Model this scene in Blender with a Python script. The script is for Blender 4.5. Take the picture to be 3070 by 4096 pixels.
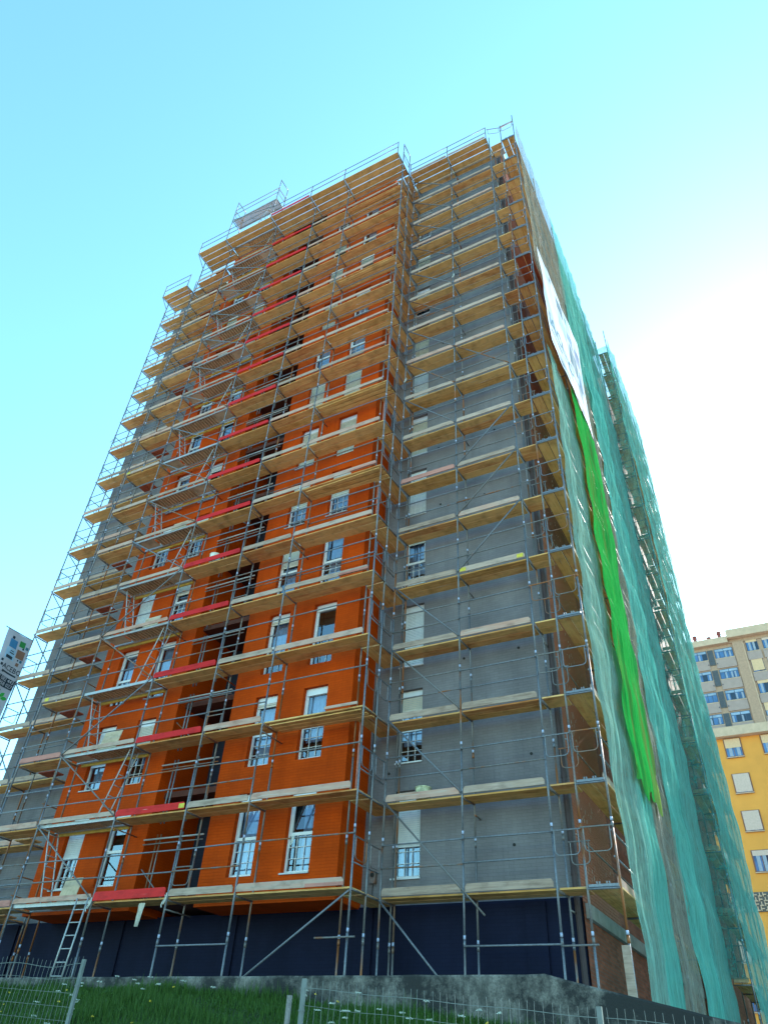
import bpy, bmesh, math, random
import numpy as np
from mathutils import Matrix, Vector, noise
random.seed(7); rng = np.random.default_rng(7)
sc = bpy.context.scene
for o in list(bpy.data.objects): bpy.data.objects.remove(o)
COL = sc.collection

# ------------------------------------------------------------------ camera
# metres; Z = 0 is the first scaffold deck, X runs along the facade, Y into the tower
YAW, PITCH, ROLL = (math.radians(a) for a in (-30.24, 38.861, 3.7405))
CAM = Vector((8.4767, -14.1829, -3.2630))
fw = Vector((math.sin(YAW)*math.cos(PITCH), math.cos(YAW)*math.cos(PITCH), math.sin(PITCH)))
r0 = Vector((math.cos(YAW), -math.sin(YAW), 0)); u0 = r0.cross(fw)
rt = r0*math.cos(ROLL)+u0*math.sin(ROLL); up = u0*math.cos(ROLL)-r0*math.sin(ROLL)
cam = bpy.data.cameras.new('camera'); camo = bpy.data.objects.new('camera', cam); COL.objects.link(camo)
M = Matrix((rt, up, -fw)).transposed().to_4x4(); M.translation = CAM
camo.matrix_world = M
cam.sensor_fit = 'HORIZONTAL'; cam.sensor_width = 36; cam.lens = 2864.47/3070*36
cam.clip_start = 0.1; cam.clip_end = 3000
sc.camera = camo

# ------------------------------------------------------------------ sky and sun
SUN_AZ, SUN_EL = math.radians(9.5), math.radians(31.0)     # azimuth from +Y towards +X
w = bpy.data.worlds.new('World'); sc.world = w; w.use_nodes = True
nt = w.node_tree; nt.nodes.clear()
sky = nt.nodes.new('ShaderNodeTexSky'); sky.sky_type = 'NISHITA'; sky.sun_disc = False
sky.sun_elevation = SUN_EL; sky.sun_rotation = SUN_AZ
sky.air_density = 1.0; sky.dust_density = 0.4; sky.ozone_density = 3.0
bg = nt.nodes.new('ShaderNodeBackground'); bg.inputs[1].default_value = 0.15
wo = nt.nodes.new('ShaderNodeOutputWorld')
tint = nt.nodes.new('ShaderNodeMix'); tint.data_type = 'RGBA'; tint.blend_type = 'MULTIPLY'; tint.inputs[0].default_value = 1
tint.inputs[7].default_value = (.80, 1.18, 1.02, 1)         # white balance of the whole sky
nt.links.new(sky.outputs[0], tint.inputs[6]); nt.links.new(tint.outputs[2], bg.inputs[0]); nt.links.new(bg.outputs[0], wo.inputs[0])
sun = bpy.data.lights.new('sun', 'SUN'); sun.energy = 3.4; sun.angle = math.radians(0.6); sun.color = (1, .95, .87)
suno = bpy.data.objects.new('sun', sun); COL.objects.link(suno); suno.location = (20, 60, 60)
sd = Vector((math.sin(SUN_AZ)*math.cos(SUN_EL), math.cos(SUN_AZ)*math.cos(SUN_EL), math.sin(SUN_EL)))
suno.rotation_euler = sd.to_track_quat('Z', 'Y').to_euler()
vs = sc.view_settings; vs.view_transform = 'Standard'; vs.look = 'None'; vs.exposure = 1.95; vs.gamma = 1
sc.render.engine = 'CYCLES'
sc.cycles.max_bounces = 10; sc.cycles.transparent_max_bounces = 24; sc.cycles.diffuse_bounces = 5

# ------------------------------------------------------------------ materials
def newmat(name):
    m = bpy.data.materials.new(name); m.use_nodes = True
    n = m.node_tree; n.nodes.clear()
    out = n.nodes.new('ShaderNodeOutputMaterial')
    b = n.nodes.new('ShaderNodeBsdfPrincipled'); n.links.new(b.outputs[0], out.inputs[0])
    return m, n, b, out
def nd(n, t, **k):
    x = n.nodes.new(t)
    for a, v in k.items():
        if a.startswith('i_'):
            key = a[2:]; key = int(key) if key.isdigit() else key
            x.inputs[key].default_value = v
        else: setattr(x, a, v)
    return x
def lk(n, a, b): n.links.new(a, b)
def ramp(n, fac, stops):
    r = n.nodes.new('ShaderNodeValToRGB'); e = r.color_ramp.elements
    while len(e) < len(stops): e.new(0.5)
    for i, (p, c) in enumerate(stops): e[i].position = p; e[i].color = (*c, 1)
    lk(n, fac, r.inputs[0]); return r.outputs[0]
def mixc(n, fac, a, b, mode='MIX'):
    x = n.nodes.new('ShaderNodeMix'); x.data_type = 'RGBA'; x.blend_type = mode
    for sk, v in ((x.inputs[0], fac), (x.inputs[6], a), (x.inputs[7], b)):
        if hasattr(v, 'links'): lk(n, v, sk)
        else: sk.default_value = v if isinstance(v, (int, float)) else (*v, 1)
    return x.outputs[2]
def objco(n, scale=(1, 1, 1)):
    tc = n.nodes.new('ShaderNodeTexCoord'); mp = nd(n, 'ShaderNodeMapping'); mp.inputs['Scale'].default_value = scale
    lk(n, tc.outputs['Object'], mp.inputs[0]); return mp.outputs[0]
def geoco(n, scale=(1, 1, 1)):
    g = n.nodes.new('ShaderNodeNewGeometry'); mp = nd(n, 'ShaderNodeMapping'); mp.inputs['Scale'].default_value = scale
    lk(n, g.outputs['Position'], mp.inputs[0]); return mp.outputs[0]
def noisen(n, co, scale, detail=4, rough=.55):
    x = nd(n, 'ShaderNodeTexNoise'); x.inputs['Scale'].default_value = scale; x.inputs['Detail'].default_value = detail
    x.inputs['Roughness'].default_value = rough; lk(n, co, x.inputs[0]); return x.outputs[0]
def bump(n, b, h, strength, dist=.01):
    x = nd(n, 'ShaderNodeBump'); x.inputs['Strength'].default_value = strength; x.inputs['Distance'].default_value = dist
    lk(n, h, x.inputs['Height']); lk(n, x.outputs[0], b.inputs['Normal'])
def rnd(n): return n.nodes.new('ShaderNodeObjectInfo').outputs['Random']

def m_plain(name, c, rough=.6, metal=0, var=.12, scale=6.):
    m, n, b, o = newmat(name)
    f = noisen(n, geoco(n), scale)
    col = ramp(n, f, [(.25, tuple(x*(1-var*2) for x in c)), (.75, tuple(min(1, x*(1+var)) for x in c))])
    lk(n, col, b.inputs['Base Color']); b.inputs['Roughness'].default_value = rough; b.inputs['Metallic'].default_value = metal
    return m
def m_steel(name, c, rust, c2=(.30, .10, .03)):
    m, n, b, o = newmat(name); co = geoco(n, (1, 1, .45))
    f = noisen(n, co, 3.0, 5); g = noisen(n, geoco(n), 30, 3)
    base = ramp(n, g, [(.3, tuple(x*.7 for x in c)), (.7, tuple(x*1.15 for x in c))])
    mt = nd(n, 'ShaderNodeMath', operation='MULTIPLY_ADD'); lk(n, rnd(n), mt.inputs[0]); mt.inputs[1].default_value = .35; mt.inputs[2].default_value = rust-.35
    ad = nd(n, 'ShaderNodeMath', operation='ADD'); lk(n, f, ad.inputs[0]); lk(n, mt.outputs[0], ad.inputs[1])
    k = ramp(n, ad.outputs[0], [(.48, (0, 0, 0)), (.62, (1, 1, 1))])
    col = mixc(n, k, base, c2)
    lk(n, col, b.inputs['Base Color']); b.inputs['Roughness'].default_value = .5; b.inputs['Metallic'].default_value = .45
    return m
STEEL = m_steel('galvanised_steel', (.185, .185, .205), -.10)
STEELO = m_steel('aged_steel', (.19, .17, .165), .08)
RUST = m_steel('rusty_steel', (.22, .13, .09), .32, (.26, .09, .03))
ALU = m_plain('aluminium', (.40, .385, .38), .45, .35, .12)
WHITEP = m_plain('white_pvc', (.66, .63, .62), .4, 0, .04)
STICK = m_plain('sticker', (.42, .44, .58), .5, 0, .15, 12)

def m_wood(name, stops, axis=0, rough=.75, gs=1.0):
    m, n, b, o = newmat(name)
    s = [22, 22, 22]; s[axis] = 1.6
    co = objco(n, s)
    rv = rnd(n)
    va = nd(n, 'ShaderNodeVectorMath', operation='ADD'); lk(n, co, va.inputs[0])
    cmb = nd(n, 'ShaderNodeCombineXYZ')
    m10 = nd(n, 'ShaderNodeMath', operation='MULTIPLY'); lk(n, rv, m10.inputs[0]); m10.inputs[1].default_value = 57
    for i in range(3): lk(n, m10.outputs[0], cmb.inputs[i])
    lk(n, cmb.outputs[0], va.inputs[1])
    f = noisen(n, va.outputs[0], 1.0*gs, 6, .65); f2 = noisen(n, geoco(n), 1.1, 3)
    a1 = nd(n, 'ShaderNodeMath', operation='MULTIPLY_ADD'); lk(n, rv, a1.inputs[0]); a1.inputs[1].default_value = .55; lk(n, f, a1.inputs[2])
    a2 = nd(n, 'ShaderNodeMath', operation='MULTIPLY_ADD'); lk(n, f2, a2.inputs[0]); a2.inputs[1].default_value = .35; lk(n, a1.outputs[0], a2.inputs[2])
    a3 = nd(n, 'ShaderNodeMath', operation='MULTIPLY'); lk(n, a2.outputs[0], a3.inputs[0]); a3.inputs[1].default_value = .57
    col = ramp(n, a3.outputs[0], stops)
    bl = noisen(n, geoco(n, (1.2, 1.2, 3)), 2.3, 5, .6)
    col = mixc(n, .8, col, ramp(n, bl, [(.30, (.62, .60, .58)), (.50, (1, 1, 1)), (.72, (1.12, 1.08, 1.02))]), 'MULTIPLY')
    sp = ramp(n, noisen(n, va.outputs[0], .55, 2), [(.70, (0, 0, 0)), (.74, (.6, .6, .6))])
    lk(n, mixc(n, sp, col, (.50, .40, .33)), b.inputs['Base Color'])
    b.inputs['Roughness'].default_value = rough; b.inputs['Specular IOR Level'].default_value = .1
    bump(n, b, f, .25, .004)
    return m
DECKST = [(.24, (.30, .12, .04)), (.38, (.62, .32, .105)), (.55, (.76, .45, .18)), (.70, (.60, .26, .095)), (.86, (.46, .13, .055))]
DECKX = m_wood('deck_plywood', DECKST, 0)
DECKY = m_wood('deck_plywood_side', DECKST, 1)
TOEST = [(.22, (.20, .12, .085)), (.40, (.36, .24, .18)), (.56, (.47, .33, .26)), (.72, (.50, .27, .20)), (.9, (.30, .16, .11))]
TOE = m_wood('weathered_toe_board', TOEST, 0)
PINK = m_wood('faded_red_board', [(.3, (.36, .12, .09)), (.55, (.50, .22, .17)), (.8, (.45, .17, .14))], 0)
REDB = m_wood('red_painted_board', [(.3, (.50, .012, .012)), (.6, (.62, .02, .018)), (.85, (.45, .012, .015))], 0, .5)
REDDK = m_wood('red_painted_deck', [(.3, (.30, .06, .03)), (.6, (.40, .09, .04)), (.85, (.25, .05, .03))], 1, .6)
PLYW = m_wood('raw_plywood', [(.3, (.42, .30, .19)), (.6, (.55, .41, .28)), (.85, (.46, .32, .21))], 2)
YELW = m_plain('yellow_beam', (.60, .36, .05), .6, 0, .15)
RIBM = m_wood('ribbed_metal_deck', [(.3, (.36, .22, .12)), (.6, (.52, .35, .21)), (.85, (.42, .26, .15))], 1, .6)

def m_paintbrick(name, c, axis, bw=.25, bh=.07, depth=.2, mort=None, var=.10, rough=.75):
    """painted brickwork: colour, soft soiling and faint courses on real wall faces"""
    m, n, b, o = newmat(name)
    g = n.nodes.new('ShaderNodeNewGeometry'); sp = nd(n, 'ShaderNodeSeparateXYZ'); lk(n, g.outputs['Position'], sp.inputs[0])
    cb = nd(n, 'ShaderNodeCombineXYZ'); lk(n, sp.outputs[axis], cb.inputs[0]); lk(n, sp.outputs[2], cb.inputs[1])
    br = nd(n, 'ShaderNodeTexBrick'); lk(n, cb.outputs[0], br.inputs[0])
    br.inputs['Scale'].default_value = 1; br.inputs['Brick Width'].default_value = bw; br.inputs['Row Height'].default_value = bh
    br.inputs['Mortar Size'].default_value = .007; br.inputs['Mortar Smooth'].default_value = .3; br.inputs['Bias'].default_value = 0
    br.inputs['Color1'].default_value = (*[x*(1-var*.5) for x in c], 1); br.inputs['Color2'].default_value = (*[min(1, x*(1+var*.5)) for x in c], 1)
    br.inputs['Mortar'].default_value = (*(mort or [x*.84 for x in c]), 1)
    f = noisen(n, geoco(n, (1, 1, .5)), 1.3, 6)
    col = mixc(n, .9, br.outputs['Color'], ramp(n, f, [(.3, (.80, .80, .80)), (.7, (1.1, 1.1, 1.1))]), 'MULTIPLY')
    big = noisen(n, geoco(n), .38, 4); strk = noisen(n, geoco(n, (1, 1, .07)), 3.2, 5, .7)
    col = mixc(n, 1, col, ramp(n, big, [(.35, (.86, .86, .88)), (.62, (1.06, 1.05, 1.04))]), 'MULTIPLY')
    col = mixc(n, .55, col, ramp(n, strk, [(.28, (.78, .78, .80)), (.46, (1, 1, 1)), (.75, (1.05, 1.05, 1.05))]), 'MULTIPLY')
    lk(n, col, b.inputs['Base Color']); b.inputs['Roughness'].default_value = rough
    b.inputs['Specular IOR Level'].default_value = .08
    iv = nd(n, 'ShaderNodeMath', operation='SUBTRACT'); iv.inputs[0].default_value = 1; lk(n, br.outputs['Fac'], iv.inputs[1])
    bump(n, b, iv.outputs[0], depth, .006)
    return m
ORC, GRC, NAC = (.50, .053, .0012), (.192, .166, .168), (.0095, .0110, .028)
ORANGE = m_paintbrick('orange_painted_brick', ORC, 0)
ORANGEY = m_paintbrick('orange_painted_brick_return', ORC, 1)
GREY = m_paintbrick('grey_painted_brick', GRC, 0)
GREYY = m_paintbrick('grey_painted_brick_return', GRC, 1)
NAVY = m_paintbrick('navy_painted_base', NAC, 0, depth=.15)
BRICKY = m_paintbrick('red_brick_side', (.28, .075, .042), 1, mort=(.17, .10, .08), var=.5, depth=.5)
def m_brickpiece():
    m, n, b, o = newmat('red_brick_piece')
    f = noisen(n, geoco(n), 25, 4); r = rnd(n)
    g = noisen(n, geoco(n, (1, 1, 1)), 5.5, 2)
    a = nd(n, 'ShaderNodeMath', operation='ADD'); lk(n, f, a.inputs[0]); lk(n, g, a.inputs[1])
    c = ramp(n, a.outputs[0], [(.35, (.17, .042, .025)), (.5, (.28, .072, .04)), (.62, (.38, .11, .055))])
    lk(n, c, b.inputs['Base Color']); b.inputs['Roughness'].default_value = .85
    bump(n, b, f, .3, .004); return m
BRICKP = m_brickpiece()
CHIP = m_plain('chipped_render', (.62, .52, .46), .9, 0, .2)
CREAM = m_plain('cream_cornice', (.58, .52, .42), .8)
CONC = m_plain('slab_concrete', (.30, .28, .26), .9, 0, .2, 3)
SHUT = m_plain('shutter_slats', (.62, .52, .41), .5, 0, .06)
SHUTW = m_plain('shutter_white', (.66, .63, .62), .5, 0, .06)
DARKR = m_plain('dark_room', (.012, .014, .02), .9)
CURT = m_plain('curtain_cloth', (.62, .68, .80), .9, 0, .1)
PIPE = m_plain('dark_downpipe', (.055, .03, .03), .7, 0)
def m_glass():
    m, n, b, o = newmat('window_glass'); n.nodes.remove(b)
    tr = nd(n, 'ShaderNodeBsdfTransparent'); tr.inputs[0].default_value = (.62, .70, .78, 1)
    gl = nd(n, 'ShaderNodeBsdfGlossy'); gl.inputs['Roughness'].default_value = .03; gl.inputs[0].default_value = (.9, .95, 1, 1)
    lw = nd(n, 'ShaderNodeFresnel'); lw.inputs[0].default_value = 1.75
    mm = nd(n, 'ShaderNodeMath', operation='MULTIPLY_ADD'); lk(n, lw.outputs[0], mm.inputs[0]); mm.inputs[1].default_value = 1.0; mm.inputs[2].default_value = .10
    mx = nd(n, 'ShaderNodeMixShader'); lk(n, mm.outputs[0], mx.inputs[0]); lk(n, tr.outputs[0], mx.inputs[1]); lk(n, gl.outputs[0], mx.inputs[2])
    lk(n, mx.outputs[0], o.inputs[0]); return m
GLASS = m_glass()
def m_net(name, c, c2, op0, op1, dirt=None):
    """knitted debris netting: partly see-through, thicker where it is bunched"""
    m, n, b, o = newmat(name); n.nodes.remove(b)
    s1 = noisen(n, geoco(n, (1, 5, .16)), 2.2, 6, .6); s2 = noisen(n, geoco(n, (1, 3.2, .35)), 5.0, 5, .65); s3 = noisen(n, geoco(n, (1, 14, 1.1)), 3.0, 3)
    fine = noisen(n, geoco(n, (1, 26, 1.6)), 2.0, 4, .7)
    col = mixc(n, .8, ramp(n, s1, [(.3, c), (.7, c2)]), ramp(n, fine, [(.33, (.55, .60, .60)), (.52, (1, 1, 1)), (.72, (1.18, 1.15, 1.12))]), 'MULTIPLY')
    if dirt: col = mixc(n, ramp(n, noisen(n, geoco(n, (1, 1.1, .22)), 1.0, 5, .6), [(.50, (0, 0, 0)), (.62, (.85, .85, .85))]), col, dirt)
    bp = nd(n, 'ShaderNodeBump'); bp.inputs['Strength'].default_value = .7; bp.inputs['Distance'].default_value = .06; lk(n, s3, bp.inputs['Height'])
    d = nd(n, 'ShaderNodeBsdfDiffuse'); lk(n, col, d.inputs[0]); lk(n, bp.outputs[0], d.inputs['Normal'])
    t = nd(n, 'ShaderNodeBsdfTranslucent'); lk(n, col, t.inputs[0])
    ms = nd(n, 'ShaderNodeMixShader'); ms.inputs[0].default_value = .45; lk(n, d.outputs[0], ms.inputs[1]); lk(n, t.outputs[0], ms.inputs[2])
    tp = nd(n, 'ShaderNodeBsdfTransparent')
    a = nd(n, 'ShaderNodeMath', operation='ADD'); lk(n, s2, a.inputs[0]); lk(n, s3, a.inputs[1])
    mr = nd(n, 'ShaderNodeMapRange'); lk(n, a.outputs[0], mr.inputs[0])
    mr.inputs[1].default_value = .75; mr.inputs[2].default_value = 1.2; mr.inputs[3].default_value = op0; mr.inputs[4].default_value = op1
    mx = nd(n, 'ShaderNodeMixShader'); lk(n, mr.outputs[0], mx.inputs[0]); lk(n, tp.outputs[0], mx.inputs[1]); lk(n, ms.outputs[0], mx.inputs[2])
    lk(n, mx.outputs[0], o.inputs[0]); return m
NETA = m_net('net_pale_teal', (.22, .44, .36), (.32, .58, .50), .46, .84)
NETB = m_net('net_faded_grey_green', (.30, .31, .26), (.36, .36, .30), .40, .76)
NETC = m_net('net_turquoise', (.11, .45, .37), (.20, .60, .52), .60, .95)
NETD = m_net('net_deep_teal', (.10, .34, .29), (.17, .48, .42), .52, .90)
NETG = m_net('net_bright_green', (.02, .36, .06), (.05, .50, .10), .86, 1.0, (.17, .24, .06))
BANW = m_plain('banner_cloth', (.50, .48, .54), .6, 0, .05, 2)
INK = {k: m_plain('ink_'+k, c, .6, 0, .08) for k, c in dict(teal=(.03, .14, .20), blue=(.05, .22, .42), pale=(.35, .52, .68), green=(.02, .22, .05), brown=(.25, .12, .08), dark=(.012, .03, .05), leaf=(.03, .38, .06), violet=(.30, .25, .50)).items()}
def m_concrete():
    m, n, b, o = newmat('stained_concrete'); co = geoco(n)
    f = noisen(n, co, 1.1, 9, .74); g = noisen(n, geoco(n, (2.2, 2.2, .8)), 2.0, 7, .7); h = noisen(n, co, 34, 5)
    c1 = ramp(n, h, [(.3, (.13, .115, .10)), (.7, (.27, .235, .20))])
    k = ramp(n, f, [(.42, (0, 0, 0)), (.56, (1, 1, 1))])
    k2 = ramp(n, g, [(.44, (0, 0, 0)), (.66, (1, 1, 1))])
    c = mixc(n, k2, c1, (.075, .068, .058)); c = mixc(n, k, c, (.022, .020, .019))
    lk(n, c, b.inputs['Base Color']); b.inputs['Roughness'].default_value = .92
    bump(n, b, h, .5, .01); return m
CONCW = m_concrete()
def m_grass():
    m, n, b, o = newmat('grass_blades')
    f = noisen(n, geoco(n), 1.4, 4); g = noisen(n, geoco(n), 40, 2)
    a = nd(n, 'ShaderNodeMath', operation='ADD'); lk(n, f, a.inputs[0]); lk(n, g, a.inputs[1])
    c = ramp(n, a.outputs[0], [(.33, (.009, .030, .004)), (.48, (.020, .066, .008)), (.64, (.045, .098, .014))])
    lk(n, c, b.inputs['Base Color']); b.inputs['Roughness'].default_value = .6; b.inputs['Specular IOR Level'].default_value = .2
    return m
GRASS = m_grass()
SOIL = m_plain('bank_soil', (.040, .055, .02), .95, 0, .3, 2)
PAVE = m_plain('pavement', (.36, .33, .29), .9, 0, .15, .6)
PETAL = m_plain('white_petals', (.50, .50, .42), .7, 0, .1)
YPETAL = m_plain('yellow_petals', (.75, .52, .03), .7, 0, .1)
WIRE = m_plain('galvanised_wire', (.16, .17, .16), .6, .2)

# ------------------------------------------------------------------ builders
ORG = {}
def put(o, parent=None, world=(0, 0, 0)):
    COL.objects.link(o); wv = Vector(world)
    if parent is not None:
        o.parent = parent; o.location = wv-ORG[parent.name]
    else: o.location = wv
    ORG[o.name] = wv; return o
def tag(o, label=None, cat=None, group=None, kind=None):
    if label: o['label'] = label
    if cat: o['category'] = cat
    if group: o['group'] = group
    if kind: o['kind'] = kind
    return o
def empty(name, loc, label=None, cat=None, group=None):
    o = bpy.data.objects.new(name, None); o.empty_display_size = .2; put(o, None, loc); return tag(o, label, cat, group)
MC = {}
def meshpy(key, v, f, mats, fm=None, smooth=False):
    if key is not None and key in MC: return MC[key]
    me = bpy.data.meshes.new(str(key)[:40] if key else 'mesh'); me.from_pydata([tuple(p) for p in v], [], f)
    for m in (mats if isinstance(mats, (list, tuple)) else [mats]): me.materials.append(m)
    if fm is not None: me.polygons.foreach_set('material_index', fm)
    if smooth: me.polygons.foreach_set('use_smooth', [True]*len(me.polygons))
    me.update()
    if key is not None: MC[key] = me
    return me
class MB:
    """collects boxes, tubes and sheets into ONE mesh (world coordinates)"""
    def __init__(s): s.v = []; s.f = []; s.m = []; s.cur = 0
    def face(s, pts): i = len(s.v); s.v += [tuple(p) for p in pts]; s.f.append(tuple(range(i, i+len(pts)))); s.m.append(s.cur)
    def box(s, a, b):
        (x0, y0, z0), (x1, y1, z1) = a, b; i = len(s.v)
        s.v += [(x0, y0, z0), (x1, y0, z0), (x1, y1, z0), (x0, y1, z0), (x0, y0, z1), (x1, y0, z1), (x1, y1, z1), (x0, y1, z1)]
        s.f += [tuple(i+k for k in q) for q in ((0, 3, 2, 1), (4, 5, 6, 7), (0, 1, 5, 4), (1, 2, 6, 5), (2, 3, 7, 6), (3, 0, 4, 7))]; s.m += [s.cur]*6
    def tube(s, p, q, r, n=6):
        p, q = Vector(p), Vector(q); d = (q-p).normalized(); a = d.orthogonal().normalized(); b = d.cross(a); i = len(s.v)
        for c in (p, q):
            for k in range(n):
                t = 2*math.pi*k/n; s.v.append(tuple(c+a*r*math.cos(t)+b*r*math.sin(t)))
        s.f += [(i+k, i+(k+1) % n, i+n+(k+1) % n, i+n+k) for k in range(n)]+[tuple(i+n-1-k for k in range(n)), tuple(i+n+k for k in range(n))]
        s.m += [s.cur]*(n+2)
    def path(s, pts, r, n=6):
        P = [Vector(p) for p in pts]; i = len(s.v); L = len(P)
        nrm = None
        for j in range(L):
            d = (P[min(j+1, L-1)]-P[max(j-1, 0)]).normalized()
            if nrm is None: nrm = d.orthogonal().normalized()
            nrm = (nrm-d*nrm.dot(d)).normalized(); b = d.cross(nrm)
            for k in range(n):
                t = 2*math.pi*k/n; s.v.append(tuple(P[j]+nrm*r*math.cos(t)+b*r*math.sin(t)))
        for j in range(L-1):
            for k in range(n):
                s.f.append((i+j*n+k, i+j*n+(k+1) % n, i+(j+1)*n+(k+1) % n, i+(j+1)*n+k)); s.m.append(s.cur)
        s.f += [tuple(i+n-1-k for k in range(n)), tuple(i+(L-1)*n+k for k in range(n))]; s.m += [s.cur]*2
    def lathe(s, c, prof, n=16):
        i = len(s.v); c = Vector(c)
        for (r, z) in prof:
            for k in range(n):
                t = 2*math.pi*k/n; s.v.append((c.x+r*math.cos(t), c.y+r*math.sin(t), c.z+z))
        for j in range(len(prof)-1):
            for k in range(n): s.f.append((i+j*n+k, i+j*n+(k+1) % n, i+(j+1)*n+(k+1) % n, i+(j+1)*n+k)); s.m.append(s.cur)
        s.f += [tuple(i+n-1-k for k in range(n)), tuple(i+(len(prof)-1)*n+k for k in range(n))]; s.m += [s.cur]*2
    def build(s, name, mats, parent=None, origin=None, smooth=False):
        o0 = Vector(origin) if origin is not None else (ORG[parent.name] if parent is not None else Vector((0, 0, 0)))
        me = meshpy(None, [(x-o0.x, y-o0.y, z-o0.z) for x, y, z in s.v], s.f, mats, s.m if isinstance(mats, (list, tuple)) else None, smooth)
        me.name = name; o = bpy.data.objects.new(name, me); return put(o, parent, o0)
def inst(name, me, parent, world, rot=None):
    o = bpy.data.objects.new(name, me); put(o, parent, world)
    if rot is not None:
        o.rotation_mode = 'QUATERNION'; o.rotation_quaternion = rot
    return o
def tube(name, p, q, r, mat, parent):
    p, q = Vector(p), Vector(q); L = round((q-p).length, 2); key = ('t', L, r, mat.name)
    if key not in MC:
        b = MB(); b.tube((0, 0, 0), (0, 0, L), r, 8); meshpy(key, b.v, b.f, mat)
        for pl in MC[key].polygons: pl.use_smooth = len(pl.vertices) == 4
    return inst(name, MC[key], parent, p, (q-p).to_track_quat('Z', 'Y'))
def board(name, p, size, mat, parent, chamfer=0, axis=0, rz=0., rx=0.):
    """plank centred on p; size = (along, across, height); chamfer cuts the two upper ends"""
    L, wd, h = size; key = ('b', round(L, 2), wd, h, mat.name, chamfer, axis)
    if key not in MC:
        c = chamfer; x = L/2
        prof = [(-x, -h/2), (x, -h/2), (x, h/2-c), (x-c*.8, h/2), (-x+c*.8, h/2), (-x, h/2-c)] if c else [(-x, -h/2), (x, -h/2), (x, h/2), (-x, h/2)]
        k = len(prof); mp = (lambda a, b, c: (a, b, c)) if axis == 0 else (lambda a, b, c: (-b, a, c))
        v = [mp(a, -wd/2, z) for a, z in prof]+[mp(a, wd/2, z) for a, z in prof]
        f = [tuple(range(k)), tuple(range(2*k-1, k-1, -1))]+[(i, k+i, k+(i+1) % k, (i+1) % k) for i in range(k)]
        f = [tuple(reversed(q)) for q in f[2:]]+f[:2]
        me = meshpy(key, v, f, mat); bm = bmesh.new(); bm.from_mesh(me); bmesh.ops.recalc_face_normals(bm, faces=bm.faces); bm.to_mesh(me); bm.free()
    o = inst(name, MC[key], parent, p)
    if rz or rx: o.rotation_euler = (rx, 0, rz)
    return o

# ------------------------------------------------------------------ terrain
def plat(x): return -2.12 if x < 4.3 else max(-4.8, -2.12-.215*(x-4.3))     # ground behind the wall
def wtop(x): return -1.69 if x < 4.32 else -1.69-.215*(x-4.32)
def bank(x): return -1.92-.40*min(1, max(0, (x+3.2)/6.3)) - .2*max(0, x-3.1)
STREET = -4.9
def terrain(x, y):
    if y >= -.9: return plat(x)
    if y > -9.0:
        t = (-1.0-y)/8.0; t = min(1, max(0, t)); z = bank(x)+(STREET-bank(x))*t
        return max(STREET, z)
    return STREET
xs = [-900, -300, -120, -60]+list(np.arange(-40, 30.1, 1.0))+[60, 120, 300, 900]
ys = [-900, -300, -120, -60, -40, -25, -18, -14, -11, -9, -8, -7, -6, -5, -4, -3, -2, -1.2, -.95, -.9, 3, 15, 40, 60, 100, 200, 500, 1500]
v = [(x, y, terrain(x, y)) for y in ys for x in xs]; nx = len(xs)
f = []; fm = []
for j in range(len(ys)-1):
    for i in range(nx-1):
        f.append((j*nx+i, j*nx+i+1, (j+1)*nx+i+1, (j+1)*nx+i)); fm.append(0 if -9.5 < ys[j] < -.93 else 1)
me = meshpy(None, v, f, [SOIL, PAVE], fm); tag(put(bpy.data.objects.new('ground', me)), kind='structure')

# retaining wall in front of the tower
b = MB(); X = list(np.arange(-30, 4.4, .4))+[4.32]+list(np.arange(4.7, 16, .4)); X = sorted(set(round(x, 2) for x in X))
rows = []
for x in X:
    zt = wtop(x); zb = min(bank(x), plat(x))-.9; col = []
    for (yy, zz) in [(-1.0, zb), (-1.0, zb+(zt-zb)*.4), (-1.0, zb+(zt-zb)*.7), (-1.0, zt-.03), (-.985, zt), (-.74, zt), (-.72, zt-.03), (-.72, zb)]:
        nz = noise.noise(Vector((x*1.3, yy, zz*2.0)))*.012
        col.append((x, yy+nz, zz+(noise.noise(Vector((x*2.2, 5, 0)))*.012 if zz > zb+.1 else 0)))
    rows.append(col)
for c in rows: b.v += c
for i in range(len(rows)-1):
    for k in range(7): b.f.append((i*8+k, (i+1)*8+k, (i+1)*8+k+1, i*8+k+1)); b.m.append(0)
tag(b.build('retaining_wall', CONCW, origin=(0, -.86, -2.5)), 'low stained concrete retaining wall running in front of the orange tower', 'wall')

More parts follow.
